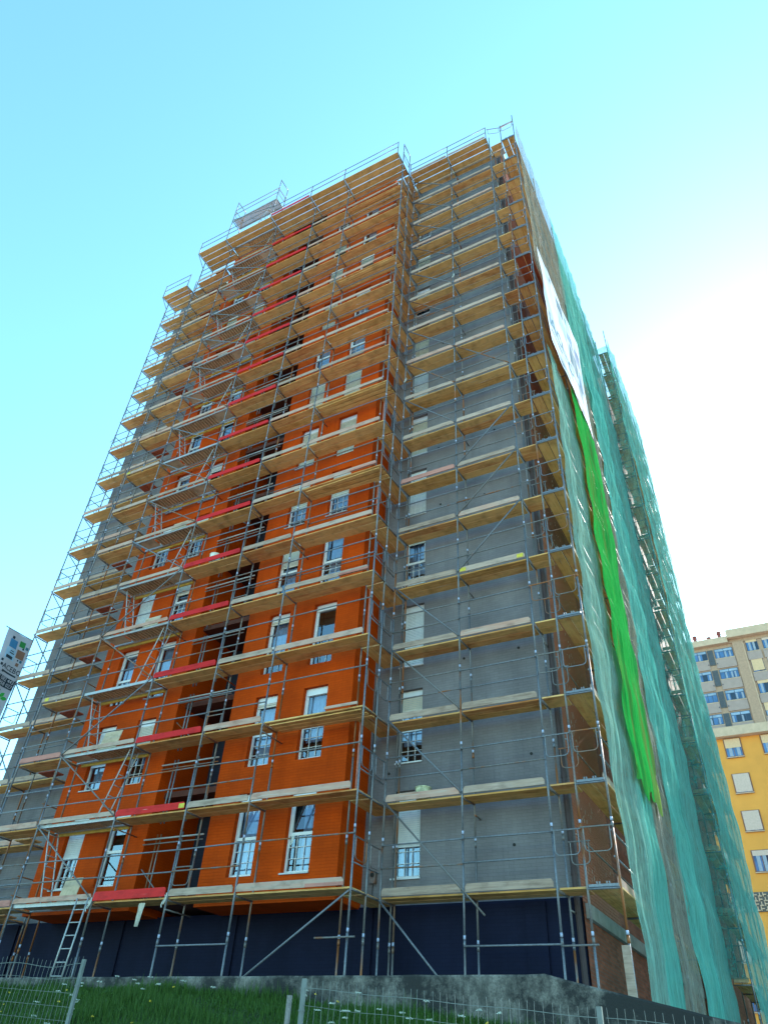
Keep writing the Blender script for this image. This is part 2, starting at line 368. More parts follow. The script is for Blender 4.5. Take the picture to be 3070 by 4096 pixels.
# ------------------------------------------------------------------ the tower
T = empty('apartment_tower', (-6, 10, -2.1), 'tall tower block with orange and grey painted fronts wrapped in scaffolding', 'building')
ROOF = 33.0; YO, YG, YB = .9, 2.05, 2.8
XL, XOL, XR1, XR2, XOR, XR = -15.9, -11.05, -7.08, -4.95, -.93, 4.28
PITCHF = 2.69
def wz(k): return .57+PITCHF*k, 2.56+PITCHF*k
WCOL = {'C': (-10.26, -9.49), 'D': (-8.60, -7.86), 'A': (-4.12, -3.36), 'B': (-2.49, -1.71), 'G': (-.14, .58)}
def wallholes(name, mat, plane, a0, a1, z0, z1, holes, depth=.2, axis='X', parent=T):
    """vertical wall on Y=plane (axis X) or X=plane (axis Y) with openings and their reveals"""
    us = sorted({a0, a1, *[h[0] for h in holes], *[h[1] for h in holes]}); zs = sorted({z0, z1, *[h[2] for h in holes], *[h[3] for h in holes]})
    b = MB()
    P = (lambda u, d, z: (u, plane+d, z)) if axis == 'X' else (lambda u, d, z: (plane-d, u, z))
    for i in range(len(us)-1):
        for j in range(len(zs)-1):
            uc, zc = (us[i]+us[i+1])/2, (zs[j]+zs[j+1])/2
            if any(h[0] < uc < h[1] and h[2] < zc < h[3] for h in holes): continue
            b.face([P(us[i], 0, zs[j]), P(us[i+1], 0, zs[j]), P(us[i+1], 0, zs[j+1]), P(us[i], 0, zs[j+1])])
    for (u1, u2, za, zb) in holes:
        b.face([P(u1, 0, za), P(u1, 0, zb), P(u1, depth, zb), P(u1, depth, za)])
        b.face([P(u2, 0, zb), P(u2, 0, za), P(u2, depth, za), P(u2, depth, zb)])
        b.face([P(u1, 0, za), P(u1, depth, za), P(u2, depth, za), P(u2, 0, za)])
        b.face([P(u1, 0, zb), P(u2, 0, zb), P(u2, depth, zb), P(u1, depth, zb)])
    return b.build(name, mat, parent)
NF = 12
hol = lambda c: [(WCOL[c][0], WCOL[c][1], *wz(k)) for k in range(NF)]
w_ol = wallholes('orange_wall', ORANGE, YO, XOL, XR1, -.04, ROOF, hol('C')+hol('D'))
w_or = wallholes('orange_wall', ORANGE, YO, XR2, XOR, -.04, ROOF, hol('A')+hol('B'))
w_gr = wallholes('grey_wall', GREY, YG, XOR, XR, .0, ROOF, hol('G'))
w_gl = wallholes('grey_wall', GREY, YG, XL, XOL, .0, ROOF, [])
def quad(name, mat, pts, parent=T): b = MB(); b.face(pts); return b.build(name, mat, parent)
quad('return_wall', ORANGEY, [(XOR, YO, -.04), (XOR, YG, -.04), (XOR, YG, ROOF), (XOR, YO, ROOF)])
quad('return_wall', ORANGEY, [(XOL, YG, -.04), (XOL, YO, -.04), (XOL, YO, ROOF), (XOL, YG, ROOF)])
quad('loggia_side_wall', ORANGEY, [(XR1, YO, -.04), (XR1, YB, -.04), (XR1, YB, ROOF), (XR1, YO, ROOF)])
quad('loggia_side_wall', ORANGEY, [(XR2, YB, -.04), (XR2, YO, -.04), (XR2, YO, ROOF), (XR2, YB, ROOF)])
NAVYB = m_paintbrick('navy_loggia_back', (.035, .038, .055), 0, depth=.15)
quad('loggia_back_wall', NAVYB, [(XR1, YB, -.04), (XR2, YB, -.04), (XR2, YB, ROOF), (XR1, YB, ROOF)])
quad('overhang_soffit', ORANGE, [(XOL, YO, -.04), (XOL, YG, -.04), (XR1, YG, -.04), (XR1, YO, -.04)]); quad('overhang_soffit', ORANGE, [(XR2, YO, -.04), (XR2, YG, -.04), (XOR, YG, -.04), (XOR, YO, -.04)])
# navy plinth with shallow piers
b = MB(); b.box((XL+.02, 1.99, -6), (XR-.03, 2.6, -.005))
b.build('plinth', NAVY, T)
for x in (-12.6, -8.4, -4.6, -.75, 3.3):
    b = MB(); b.box((x-.22, 1.94, -6), (x+.22, 1.988, -.05)); b.build('plinth_pier', NAVY, T)
# brick flank and rear mass; the flank steps out at Y = 15.5
YS, YE, XS = 16.2, 25.5, 4.95
w_sd = wallholes('brick_flank', BRICKY, XR, YG, YS, -6, ROOF, [], axis='Y')
b = MB(); b.face([(XS, YS, -6), (XS, YE, -6), (XS, YE, ROOF), (XS, YS, ROOF)]); b.face([(XR, YS, -6), (XS, YS, -6), (XS, YS, ROOF), (XR, YS, ROOF)]); b.build('brick_flank', BRICKY, T)
b = MB(); b.face([(XL, YE, -6), (XL, YG, -6), (XL, YG, ROOF), (XL, YE, ROOF)]); b.build('grey_wall', GREYY, T)
b = MB(); b.face([(XS, YE, -6), (XL, YE, -6), (XL, YE, ROOF), (XS, YE, ROOF)]); b.build('rear_wall', GREY, T)
# a concrete sill band over the plinth on the flank
b = MB(); b.box((XR+.002, 2.2, -.35), (XR+.09, YS-.01, -.08)); b.build('flank_band', CONC, T)
# roof slab and cream cornice pieces
b = MB(); b.box((XL+.02, YG+.02, ROOF), (XR-.02, YS, ROOF+.16)); b.box((XL+.02, YS+.002, ROOF), (XS-.02, YE-.02, ROOF+.16)); b.build('roof_slab', CONC, T)
for a, c in (((XOR+.01, YG-.12, ROOF-.30), (XR+.12, YG-.003, ROOF+.22)), ((XOL-.1, YO-.12, ROOF-.30), (XOR+.1, YO-.003, ROOF+.22)), ((XL-.1, YG-.12, ROOF-.30), (XOL-.11, YG-.003, ROOF+.22)), ((XR+.003, YG, ROOF-.30), (XR+.12, YS-.01, ROOF+.22))):
    b = MB(); b.box(a, c); b.build('cornice', CREAM, T)
b = MB(); b.box((XOL+.02, YO+.02, ROOF+.002), (XOR-.02, YG+.018, ROOF+.158)); b.build('roof_slab', CONC, T)
# downpipe at the corner
b = MB(); b.tube((XR-.10, YG-.07, -1.9), (XR-.10, YG-.07, ROOF-.4), .06, 10)
for k in range(16): b.tube((XR-.10, YG-.07, .4+2*k), (XR-.10, YG-.07, .46+2*k), .072, 10)
b.build('downpipe', PIPE, T)
# loggia slabs with their railings
for k in range(NF):
    z = .30+PITCHF*k
    b = MB(); b.box((XR1+.003, YO+.30, z-.16), (XR2-.003, YB-.003, z)); b.build('loggia_slab', m_loggia if k else (globals().setdefault('m_loggia', m_plain('loggia_render', (.10, .02, .008), .85, 0, .15))), T)
# windows
drop = {'B': [0, 0, 0, .0, .5, 1, 1, .05, .1, .2, .1, .3], 'A': [0, .05, .05, .4, .5, 1, 1, .05, .95, .5, .6, .4],
        'C': [.55, .6, .0, .85, .4, 0, .1, 0, .2, .5, .2, .3], 'D': [.1, .45, 0, .35, .5, .1, .1, 0, .8, .6, .5, .3],
        'G': [.62, .2, 1, .1, 1, .95, .9, 1, .75, .35, .1, .8]}
def window(c, k, y):
    x0, x1 = WCOL[c]; z0, z1 = wz(k); yf = y+.13
    b = MB(); fwid = .055
    b.box((x0+.002, yf, z0+.002), (x0+fwid, yf+.07, z1-.002)); b.box((x1-fwid, yf, z0+.002), (x1-.002, yf+.07, z1-.002))
    b.box((x0+fwid, yf, z0+.002), (x1-fwid, yf+.07, z0+.07)); b.box((x0+fwid, yf-.02, z1-.20), (x1-fwid, yf+.07, z1-.002))
    zt = z0+.86
    b.box((x0+fwid, yf+.003, zt), (x1-fwid, yf+.067, zt+.075))
    xm = (x0+x1)/2
    b.box((x0+fwid, yf+.012, zt+.075), (x0+fwid+.04, yf+.06, z1-.20)); b.box((x1-fwid-.04, yf+.012, zt+.075), (x1-fwid, yf+.06, z1-.20))
    W_ = b.build('window', WHITEP, T, origin=((x0+x1)/2, yf, z0))
    p = MB(); p.face([(x0+.05, yf+.035, z0+.06), (x1-.05, yf+.035, z0+.06), (x1-.05, yf+.035, zt+.01), (x0+.05, yf+.035, zt+.01)]); p.build('pane', GLASS, W_)
    p = MB()
    if k == 0 and c in 'AB':   # the tilted sashes of the lowest right-hand windows
        p.face([(x0+.09, yf+.04, zt+.07), (x1-.09, yf+.04, zt+.07), (x1-.09, yf+.22, z1-.24), (x0+.09, yf+.22, z1-.24)])
    else: p.face([(x0+.09, yf+.04, zt+.07), (x1-.09, yf+.04, zt+.07), (x1-.09, yf+.04, z1-.19), (x0+.09, yf+.04, z1-.19)])
    p.build('pane', GLASS, W_)
    g = MB(); r2 = random.random()
    if r2 < .6:
        n_ = 2
        for i in range(1, n_+1): xx = x0+.055+(x1-x0-.11)*i/(n_+1); g.box((xx-.006, yf+.005, z0+.07), (xx+.006, yf+.025, zt))
        for zz in (z0+.34, z0+.60): g.box((x0+fwid, yf+.006, zz-.006), (x1-fwid, yf+.024, zz+.006))
        g.build('glazing_bars', WHITEP, W_)
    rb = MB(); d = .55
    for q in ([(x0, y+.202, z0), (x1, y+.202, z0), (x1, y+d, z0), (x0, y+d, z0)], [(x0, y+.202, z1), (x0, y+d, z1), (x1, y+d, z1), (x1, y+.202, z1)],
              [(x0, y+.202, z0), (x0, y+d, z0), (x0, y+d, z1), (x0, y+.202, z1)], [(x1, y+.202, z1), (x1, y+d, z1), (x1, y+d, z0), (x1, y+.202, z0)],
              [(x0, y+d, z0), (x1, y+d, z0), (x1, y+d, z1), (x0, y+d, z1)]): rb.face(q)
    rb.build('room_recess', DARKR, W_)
    if random.random() < .85:
        cb = MB(); a0 = x0+.05+random.choice((0, 0, .12, .25)); a1 = x1-.05-random.choice((0, .1, .2)); n_ = 14; zb_ = z0+.05+random.choice((0, 0, .5))
        for i in range(n_):
            u, u2 = a0+(a1-a0)*i/n_, a0+(a1-a0)*(i+1)/n_
            y1_, y2_ = y+.32+.03*math.sin(i*1.9), y+.32+.03*math.sin((i+1)*1.9)
            cb.face([(u, y1_, zb_), (u2, y2_, zb_), (u2, y2_, z1-.05), (u, y1_, z1-.05)])
        cb.build('curtain', CURT, W_, smooth=True)
    dr = drop[c][k]
    if dr > .02:
        s = MB(); zb_ = z1-.2-(z1-.2-z0-.07)*min(dr, 1); zz = z1-.2; ys_ = yf-.012
        while zz > zb_+.001:
            z2 = max(zz-.05, zb_); s.face([(x0+.02, ys_-.006, z2), (x1-.02, ys_-.006, z2), (x1-.02, ys_+.006, zz-.006), (x0+.02, ys_+.006, zz-.006)])
            s.face([(x0+.02, ys_+.006, zz-.006), (x1-.02, ys_+.006, zz-.006), (x1-.02, ys_+.006, zz), (x0+.02, ys_+.006, zz)]); zz -= .05
        s.box((x0+.02, ys_-.012, zb_-.03), (x1-.02, ys_+.012, zb_))
        s.build('shutter', SHUTW if c == 'G' and k % 2 == 0 or random.random() < .3 else SHUT, W_)
    if random.random() < .6 or c == 'G':
        sl = MB(); sl.box((x0-.02, y-.05, z0-.035), (x1+.02, y+.12, z0-.002)); sl.build('sill', WHITEP if c == 'G' else ALU, W_)
for c in 'CDABG':
    for k in range(NF): window(c, k, YG if c == 'G' else YO)

# bricks that can be told apart: the nearest ones as pieces, the others of the zone joined
def bricks(wall, mat, plane, a0, a1, z0, z1, holes, axis, npiece, proud=.006, bl=.24, bh=.062, pa=.25, pz=.07, keyf=None, chip=None):
    L = []
    zz = z0; row = 0
    while zz+bh <= z1:
        a = a0-(pa/2 if row % 2 else 0)
        while a < a1:
            s, e = max(a, a0+.004), min(a+bl, a1-.004)
            if e-s > .05 and not any(s < h[1]+.01 and e > h[0]-.01 and zz < h[3]+.01 and zz+bh > h[2]-.01 for h in holes): L.append((s, e, zz))
            a += pa
        zz += pz; row += 1
    if keyf: L.sort(key=keyf)
    P = (lambda u, d, z: (u, plane-d, z)) if axis == 'X' else (lambda u, d, z: (plane+d, u, z))
    def five(b, s, e, z, d):
        c = .004; q = [(s, z), (e, z), (e, z+bh), (s, z+bh)]; qi = [(s+c, z+c), (e-c, z+c), (e-c, z+bh-c), (s+c, z+bh-c)]
        i = len(b.v); b.v += [P(u, .0005, zz) for u, zz in q]+[P(u, d, zz) for u, zz in qi]
        b.f += [(i+4, i+5, i+6, i+7)]+[(i+k, i+(k+1) % 4, i+4+(k+1) % 4, i+4+k) for k in range(4)]; b.m += [b.cur]*5
    for i, (s, e, z) in enumerate(L[:npiece]):
        ln = round(e-s, 2); key = ('brick', axis, ln, mat.name)
        if key not in MC:
            q = MB(); P0 = P; 
            P = (lambda u, d, z: (u, -d, z)) if axis == 'X' else (lambda u, d, z: (d, u, z))
            five(q, 0, ln, 0, proud); P = P0; meshpy(key, q.v, q.f, mat)
        inst('brick', MC[key], wall, (s, plane, z) if axis == 'X' else (plane, s, z))
    b = MB()
    for (s, e, z) in L[npiece:]:
        if chip and random.random() < chip(s, z):
            b.cur = 1; five(b, s, e, z, proud*.5+.001); b.cur = 0
        else: five(b, s, e, z, proud*(.7+.6*random.random()))
    tag(b.build('brickwork', [mat, CHIP] if chip else [mat], wall), kind='stuff')
HOLX = lambda cs: [h for c in cs for h in hol(c)]
bricks(w_or, ORANGE, YO, XR2, XOR, .0, 4.5, HOLX('AB'), 'X', 300, proud=.0025, keyf=lambda q: -q[0]+q[2]*2.0)
bricks(w_gr, GREY, YG, XOR+.02, XR-.18, .03, 4.5, HOLX('G'), 'X', 300, proud=.0025, keyf=lambda q: -q[0]+q[2]*2.0)
bricks(w_sd, BRICKP, XR, YG+.01, 5.2, -.06, 9.5, [], 'Y', 300, proud=.008, keyf=lambda q: (q[0] > 2.9, q[2], q[0]))
# hacked patches of pale mortar on the flank
b = MB()
for i in range(900):
    y = 2.5+random.random()**1.4*5; z = .3+random.random()*15; h = .03+.10*random.random(); d = .012+.02*random.random(); x = XR+.012
    if noise.noise(Vector((y*.8, z*.45, 3))) < -.05: continue
    b.face([(x, y, z), (x, y+d, z+.01), (x+.004, y+d*1.4, z+h), (x+.004, y+.3*d, z+h*.9)])
tag(b.build('mortar_scars', CHIP, w_sd), kind='stuff')

# ------------------------------------------------------------------ scaffolding
def stdmesh(mat, L):
    key = ('std', round(L, 2), mat.name)
    if key not in MC:
        b = MB(); b.tube((0, 0, 0), (0, 0, L), .0242, 8)
        b.tube((0, 0, -.02), (0, 0, .10), .029, 8); b.cur = 1; b.tube((0, 0, .12), (0, 0, .19), .0262, 8)
        meshpy(key, b.v, b.f, [mat, STICK], b.m)
        for pl in MC[key].polygons: pl.use_smooth = len(pl.vertices) == 4
    return MC[key]
def standard(S, x, y, zb, zt, rust=.0, old=.3):
    """one upright: a foot piece, then one two-metre tube per lift"""
    z = zb; first = True
    if zb < -.5:
        b = MB(); b.box((x-.07, y-.07, zb), (x+.07, y+.07, zb+.012)); b.tube((x, y, zb+.01), (x, y, zb+.3), .016, 6); b.build('base_plate', STEELO, S)
    while z < zt-.05:
        nz = -.95 if first and zb < -.95 else (math.floor((z-1.05)/2+1e-6)*2+3.05)
        nz = min(nz, zt); r = random.random(); mat = RUST if r < rust else (STEELO if r < rust+old else STEEL)
        inst('standard', stdmesh(mat, nz-z), S, (x, y, z)); z = nz; first = False
def lvl(i): return 2.0*(i-1)
def transom(S, p, q, z, mat=None):
    tube('transom', (p[0], p[1], z-.045), (q[0], q[1], z-.045), .022, mat or random.choice((STEEL, STEELO, STEELO)), S)
def deck(S, x0, x1, y0, y1, z, axis=0, mat=None, n=2, name='deck_board'):
    """n planks side by side between two frames"""
    wd = ((y1-y0) if axis == 0 else (x1-x0))/n
    for i in range(n):
        dz = random.uniform(-.006, .006); L = (abs(x1-x0) if axis == 0 else abs(y1-y0))-.05
        if axis == 0: p = ((x0+x1)/2, y0+wd*(i+.5), z-.005+dz)
        else: p = (x0+wd*(i+.5), (y0+y1)/2, z-.005+dz)
        board(name, p, (L, round(wd-.026, 3), .036), mat or (DECKX if axis == 0 else DECKY), S, axis=axis, rz=random.uniform(-.003, .003))
def rail(S, p, q, z, r=.0185, mat=None):
    tube('guard_rail', (p[0], p[1], z+random.uniform(-.015, .015)), (q[0], q[1], z+random.uniform(-.015, .015)), r, mat or random.choice((STEEL, STEEL, STEELO)), S)
def toe(S, x0, x1, y, z, mat=TOE, h=.15, axis=0):
    L = abs(x1-x0)-.10
    c = ((x0+x1)/2, y, z+.02+h/2) if axis == 0 else (y, (x0+x1)/2, z+.02+h/2)
    return board('toe_board', c, (L, .027, h), mat, S, chamfer=.055, axis=axis, rz=random.uniform(-.004, .004), rx=random.uniform(-.06, .06) if axis == 0 else 0)
def brace(S, p, q, mat=STEEL): tube('brace', p, q, .021, mat, S)
def loopguard(S, p, q, z, h=.45, mat=None):
    """end guard: a straight top tube with a round-cornered U hanging under it"""
    p = Vector((p[0], p[1], z)); q = Vector((q[0], q[1], z)); d = (q-p).normalized(); L = (q-p).length; b = MB()
    b.tube(p, q, .017, 6); e = .09*L; c = .10
    a, a2 = p+d*e, q-d*e; dn = Vector((0, 0, -1)); pts = [a]
    for t in range(5): an = math.pi/2*t/4; pts.append(a+dn*(h-c)+d*(c-c*math.cos(an))+dn*(c*math.sin(an)))
    for t in range(5): an = math.pi/2*t/4; pts.append(a2+dn*(h-c)-d*(c-c*math.sin(an))+dn*(c*math.cos(an)))
    pts.append(a2); b.path(pts, .0125, 6)
    b.build('end_guard', mat or random.choice((STEEL, STEELO)), S)
def ladder(S, x0, x1, y, z0, z1):
    p, q = Vector((x0, y, z0)), Vector((x1, y, z1)); dy = Vector((0, .17, 0)); b = MB(); d = (q-p)
    for s in (-1, 1): b.tube(p+dy*s, q+dy*s+d*.03, .019, 6)
    Lo = b.build('ladder', ALU, S, origin=p); n = 7
    for i in range(n): tube('rung', p+d*((i+.5)/n)-dy, p+d*((i+.5)/n)+dy, .013, ALU, Lo)
NL = 17
# --- orange block, front plane Y = 0, inner row Y = .65
S1 = empty('front_scaffold', (-6, .3, -2.1), 'scaffold bays in front of the orange brick block with red toe boards in one bay', 'scaffold')
OX = [0.0, -3.01, -5.0, -7.45, -10.41, -12.29]; DO = .65
for i, x in enumerate(OX):
    zt = 33.05 if i else 34.0
    if i in (3, 4): zt = 33.05
    standard(S1, x, 0, -2.1, zt, 0, .15); standard(S1, x, DO, -2.1, 32.0 if i else 34.0, .12 if i not in (4, 5) else .5, .6)
    for l in range(1, NL+1):
        transom(S1, (x, 0), (x, DO), lvl(l))
for bi in range(5):
    xa, xb = OX[bi], OX[bi+1]; m = (xa+xb)/2
    for l in range(1, NL+1):
        z = lvl(l)
        if bi == 3:      # metal hatch decks with ladders
            L = xa-xb-.05; xl = xb+.03
            b = MB(); b.box((xl, .03, z-.02), (xa-.03, .075, z+.065)); b.box((xl, DO-.075, z-.02), (xa-.03, DO-.03, z+.065)); b.build('deck_frame', ALU, S1)
            flip = l % 2 == 0
            h0, h1 = (xa-.85, xa-.06) if flip else (xl+.06, xl+.85)
            p0, p1 = (xl+.02, h0) if flip else (h1, xa-.05)
            b = MB(); n = int((p1-p0)/.13)
            for k in range(n):
                u = p0+(p1-p0)*k/n; d = (p1-p0)/n
                pr = [(0, .055), (.55, .055), (.58, -.005), (.97, -.005), (1, .055)]
                for (t0, h_0), (t1, h_1) in zip(pr, pr[1:]): b.face([(u+d*t0, .078, z+h_0), (u+d*t0, DO-.078, z+h_0), (u+d*t1, DO-.078, z+h_1), (u+d*t1, .078, z+h_1)])
            b.build('ribbed_panel', RIBM, S1)
            if l < NL:
                board('hatch_flap', ((h0+h1)/2, DO/2, z+.02), (.72, .42, .022), PLYW, S1)
                if flip: ladder(S1, -8.42, -7.80, .36, z+.04, z+2.0)
                else: ladder(S1, -9.55, -10.15, .36, z+.04, z+2.0)
            else: deck(S1, xb, xa, .08, DO-.08, z+.05, n=1)
            if l % 5 != 4 : toe(S1, xb, xa, -.035, z+.05, TOE, .12)
        else:
            deck(S1, xb, xa, .02, DO-.01, z)
            if bi == 2: toe(S1, xb, xa, -.045, z, REDB, .17 if l > 1 else .2)
            elif bi == 4: toe(S1, xb, xa, -.04, z, PINK if l in (1, 3) else TOE)
            elif bi == 0:
                if l != 3: toe(S1, xb, xa-.12, -.04, z, TOE, .16)
                if l % 2 or l > 8:      # a second short board nailed on the end
                    board('toe_board', (xa-.62, -.075, z+.05), (.95, .024, .07), random.choice((TOE, TOE, PINK)), S1, chamfer=.01)
            else: toe(S1, xb, xa, -.04, z, TOE, .15)
        # guard rails
        if l < NL:
            rail(S1, (xa, -.035), (xb, -.035), z+1.05)
            if not (bi == 0 and l in (1, 2, 3, 4, 8)) : rail(S1, (xa, -.036), (xb, -.036), z+.55)
        if l > 5 or random.random() < .3:
            if bi not in (3,) and l < NL and random.random() < .45: rail(S1, (xa, DO+.03), (xb, DO+.03), z+1.03, .017, STEELO)
# a yellow timber under the hatch decks' inner edge and spare planks stacked under some decks
for l in range(2, NL+1):
    z = lvl(l)
    board('inner_beam', (-8.93, DO+.05, z-.03), (2.7, .05, .09), YELW, S1)
    if l in (3, 7, 9, 13, 16):
        for k in range(3): board('spare_plank', (-1.5+.05*k, .16+.17*k, z-.06-.012*k), (2.75, .13, .03), DECKX, S1, rz=.012*(k-1))
# inner bracket planks near the wall corners
for l in range(1, NL+1):
    z = lvl(l); mt = REDDK if random.random() < .75 else DECKY
    deck(S1, -12.22, -11.50, DO+.03, 1.14, z-.02, axis=1, mat=mt)
    if l < NL: rail(S1, (-11.45, DO), (-11.45, 1.8), z+.95, .018, RUST); rail(S1, (-11.45, DO), (-11.45, 1.8), z+.45, .016, RUST)
for y in (.72, 1.82): standard(S1, -11.42, y, -2.1, 32.6, .75, .25)
# braces, zig-zag up the hatch bay
for l in range(1, 17):
    if l >= 6: a, c = (OX[4], lvl(l+1)), (OX[3], lvl(l))
    else: a, c = ((OX[4], lvl(l+1)), (OX[3], lvl(l))) if l % 2 == 0 or l == 1 else ((OX[4], lvl(l)), (OX[3], lvl(l+1)))
    brace(S1, (a[0], -.055, a[1]+.05), (c[0], -.055, c[1]+.05), STEELO if l % 3 else STEEL)
brace(S1, (0, -.06, -.08), (-2.95, -.06, -1.95))
rail(S1, (-3.0, -.03), (-5.0, -.03), -.98); rail(S1, (-.75, -.05), (.2, -.05), -.92)
# inside the loggia: tubes wedged against slab and side walls
for l in range(1, NL+1):
    z = lvl(l)
    if l < NL:
        tube('tie_tube', (-7.02, .80, z+1.62), (-4.98, .80, z+1.62), .024, ALU, S1); tube('tie_tube', (-7.02, .80, z+1.50), (-4.98, .80, z+1.50), .018, STEELO, S1)
        for x in (-6.62, -6.50, -5.75): tube('prop', (x, .86, z+.02), (x, .86, z+1.75), .021, random.choice((STEELO, STEEL, RUST)), S1)
        if l % 2: tube('prop', (-6.9, .84, z+.9), (-5.9, .84, z+.1), .017, STEELO, S1)
        loopguard(S1, (-5.68, .72), (-5.06, .72), z+.85, .42, STEELO)
    for x in (-3.01, -7.45, -5.0):   # wall ties
        if (l+int(-x)) % 3 == 0: tube('wall_tie', (x+.03, -.02, z-.25), (x+.03, .895, z-.25), .018, STEELO, S1)
# right-hand return at the corner of the orange block
for l in range(1, NL+1):
    z = lvl(l)
    deck(S1, -.63, -.02, DO+.02, 1.98, z, axis=1)
    transom(S1, (0, DO), (0, 1.2), z)
    if l < NL:
        loopguard(S1, (0, .03), (0, DO-.03), z+1.0); loopguard(S1, (.02, DO+.03), (.02, 1.17), z+.98, .45)
        if l % 3: rail(S1, (-.02, .0), (-.02, 1.2), z+.48, .016)
        if l % 2 == 0: tube('drain_hose', (-.5, .74, z+.02), (-.5, .74, z+1.9), .02, PINK, S1)
standard(S1, -.63, .72, -2.1, 32.5, .25, .6)
# top: cantilever brackets, outer planks and guard posts
ZT = lvl(NL)
for i, x in enumerate(OX):
    tube('bracket', (x, -.02, ZT-.03), (x, -.58, ZT-.03), .02, STEEL, S1); tube('bracket', (x, -.02, ZT-.62), (x, -.56, ZT-.05), .018, STEELO, S1)
    tube('guard_post', (x, -.57, ZT-.05), (x, -.57, ZT+1.1), .022, STEEL, S1)
for bi in range(5):
    xa, xb = OX[bi], OX[bi+1]
    if bi != 3: deck(S1, xb, xa, -.60, .015, ZT+.01)
    else: deck(S1, xb, xa, -.60, .0, ZT+.01, n=2)
    rail(S1, (xa, -.59), (xb, -.59), ZT+.52); rail(S1, (xa, -.59), (xb, -.59), ZT+1.02)
    if bi == 2: toe(S1, xb, xa, -.62, ZT, REDB, .16)
transom(S1, (0, 0), (0, DO), 34.0); loopguard(S1, (0, .02), (0, DO-.02), ZT+1.0)
# the little extra tower over the hatch bay
for x in (OX[3], OX[4]):
    for y in (-.57, .06): standard(S1, x, y, ZT+(1.1 if y < 0 else 1.08), 36.0, 0, .4)
    transom(S1, (x, -.57), (x, .06), 34.0); transom(S1, (x, -.57), (x, .06), 36.0); loopguard(S1, (x, -.55), (x, .04), 35.0)
b = MB(); xl, xa = OX[4]+.03, OX[3]-.03
b.box((xl, -.54, 33.98), (xa, -.50, 34.06)); b.box((xl, .0, 33.98), (xa, .04, 34.06)); b.build('deck_frame', ALU, S1)
b = MB(); n = 46
for k in range(n):
    u = xl+(xa-xl)*k/n; d = (xa-xl)/n
    b.face([(u, -.5, 34.03), (u, 0, 34.03), (u+d*.5, 0, 34.03), (u+d*.5, -.5, 34.03)]); b.face([(u+d*.5, -.5, 34.03), (u+d*.5, 0, 34.03), (u+d*.5, 0, 34.0), (u+d*.5, -.5, 34.0)])
    b.face([(u+d*.5, -.5, 34.0), (u+d*.5, 0, 34.0), (u+d, 0, 34.0), (u+d, -.5, 34.0)])
b.build('ribbed_panel', RIBM, S1)
rail(S1, (OX[3], -.6), (OX[4], -.6), 35.05); rail(S1, (OX[3], -.6), (OX[4], -.6), 34.55)
brace(S1, (OX[4], -.6, 34.0), (OX[3], -.6, 33.1)); ladder(S1, -8.6, -7.9, -.25, 32.05, 34.0)

# --- grey wing at right, outer plane Y = 1.2, inner row Y = 1.78, turning the corner
S2 = empty('right_wing_scaffold', (2, 1.4, -2.1), 'scaffold bays before the plain grey wing beside the netted corner', 'scaffold')
GX = [.05, 2.03, 4.02]; Y2, Y2i = 1.2, 1.78
for i, x in enumerate(GX):
    standard(S2, x, Y2, -2.1, 33.05, 0, .25); standard(S2, x+.06, Y2i, -2.1, 32.5, .22, .5)
    for l in range(1, NL+1):
        transom(S2, (x, Y2), (x+.06, Y2i), lvl(l), STEELO)
        if i and (l+i) % 3 == 0: tube('wall_tie', (x+.1, Y2i-.1, lvl(l)-.3), (x+.1, YG-.005, lvl(l)-.3), .02, STEELO, S2)
standard(S2, .0, Y2i+.04, -2.1, 32.5, .1, .5)
for bi in range(2):
    xa, xb = GX[bi], GX[bi+1]
    for l in range(1, NL+1):
        z = lvl(l)
        deck(S2, xa, xb, Y2+.02, Y2i+.02, z)
        toe(S2, xa, xb, Y2-.045, z, PINK if (l in (7,) and bi == 0) else TOE, .16)
        if l < NL: rail(S2, (xa, Y2-.035), (xb, Y2-.035), z+.57); rail(S2, (xa, Y2-.035), (xb, Y2-.035), z+1.06)
def bG(i, l, j, m, ext=0):
    p, q = Vector((GX[i], Y2-.055, lvl(l)+.05)), Vector((GX[j], Y2-.055, lvl(m)+.05)); brace(S2, p, q+(q-p)*ext, STEEL if l % 2 else STEELO)
for l in range(9, 18): bG(0, l, 1, l-1)
bG(1, 10, 2, 9); bG(1, 7, 2, 8); bG(1, 6, 2, 7); bG(1, 5, 2, 6); bG(0, 5, 1, 4); bG(0, 4, 1, 3); bG(0, 3, 1, 2); bG(0, 2, 1, 1, .24)
brace(S2, (GX[0], Y2-.06, -.05), (1.85, Y2-.06, -1.85)); rail(S2, (GX[1], Y2-.035), (GX[2], Y2-.035), -.95)
for i, x in enumerate(GX):
    tube('bracket', (x, Y2, ZT-.03), (x, Y2-.5, ZT-.03), .02, STEEL, S2); tube('bracket', (x, Y2, ZT-.55), (x, Y2-.48, ZT-.05), .018, STEELO, S2)
    tube('guard_post', (x, Y2-.5, ZT-.05), (x, Y2-.5, ZT+1.1), .022, STEEL, S2)
for bi in range(2):
    deck(S2, GX[bi], GX[bi+1], Y2-.52, Y2+.015, ZT+.01); rail(S2, (GX[bi], Y2-.52), (GX[bi+1], Y2-.52), ZT+1.02); rail(S2, (GX[bi], Y2-.52), (GX[bi+1], Y2-.52), ZT+.52)
    toe(S2, GX[bi], GX[bi+1], Y2-.54, ZT, TOE, .14)

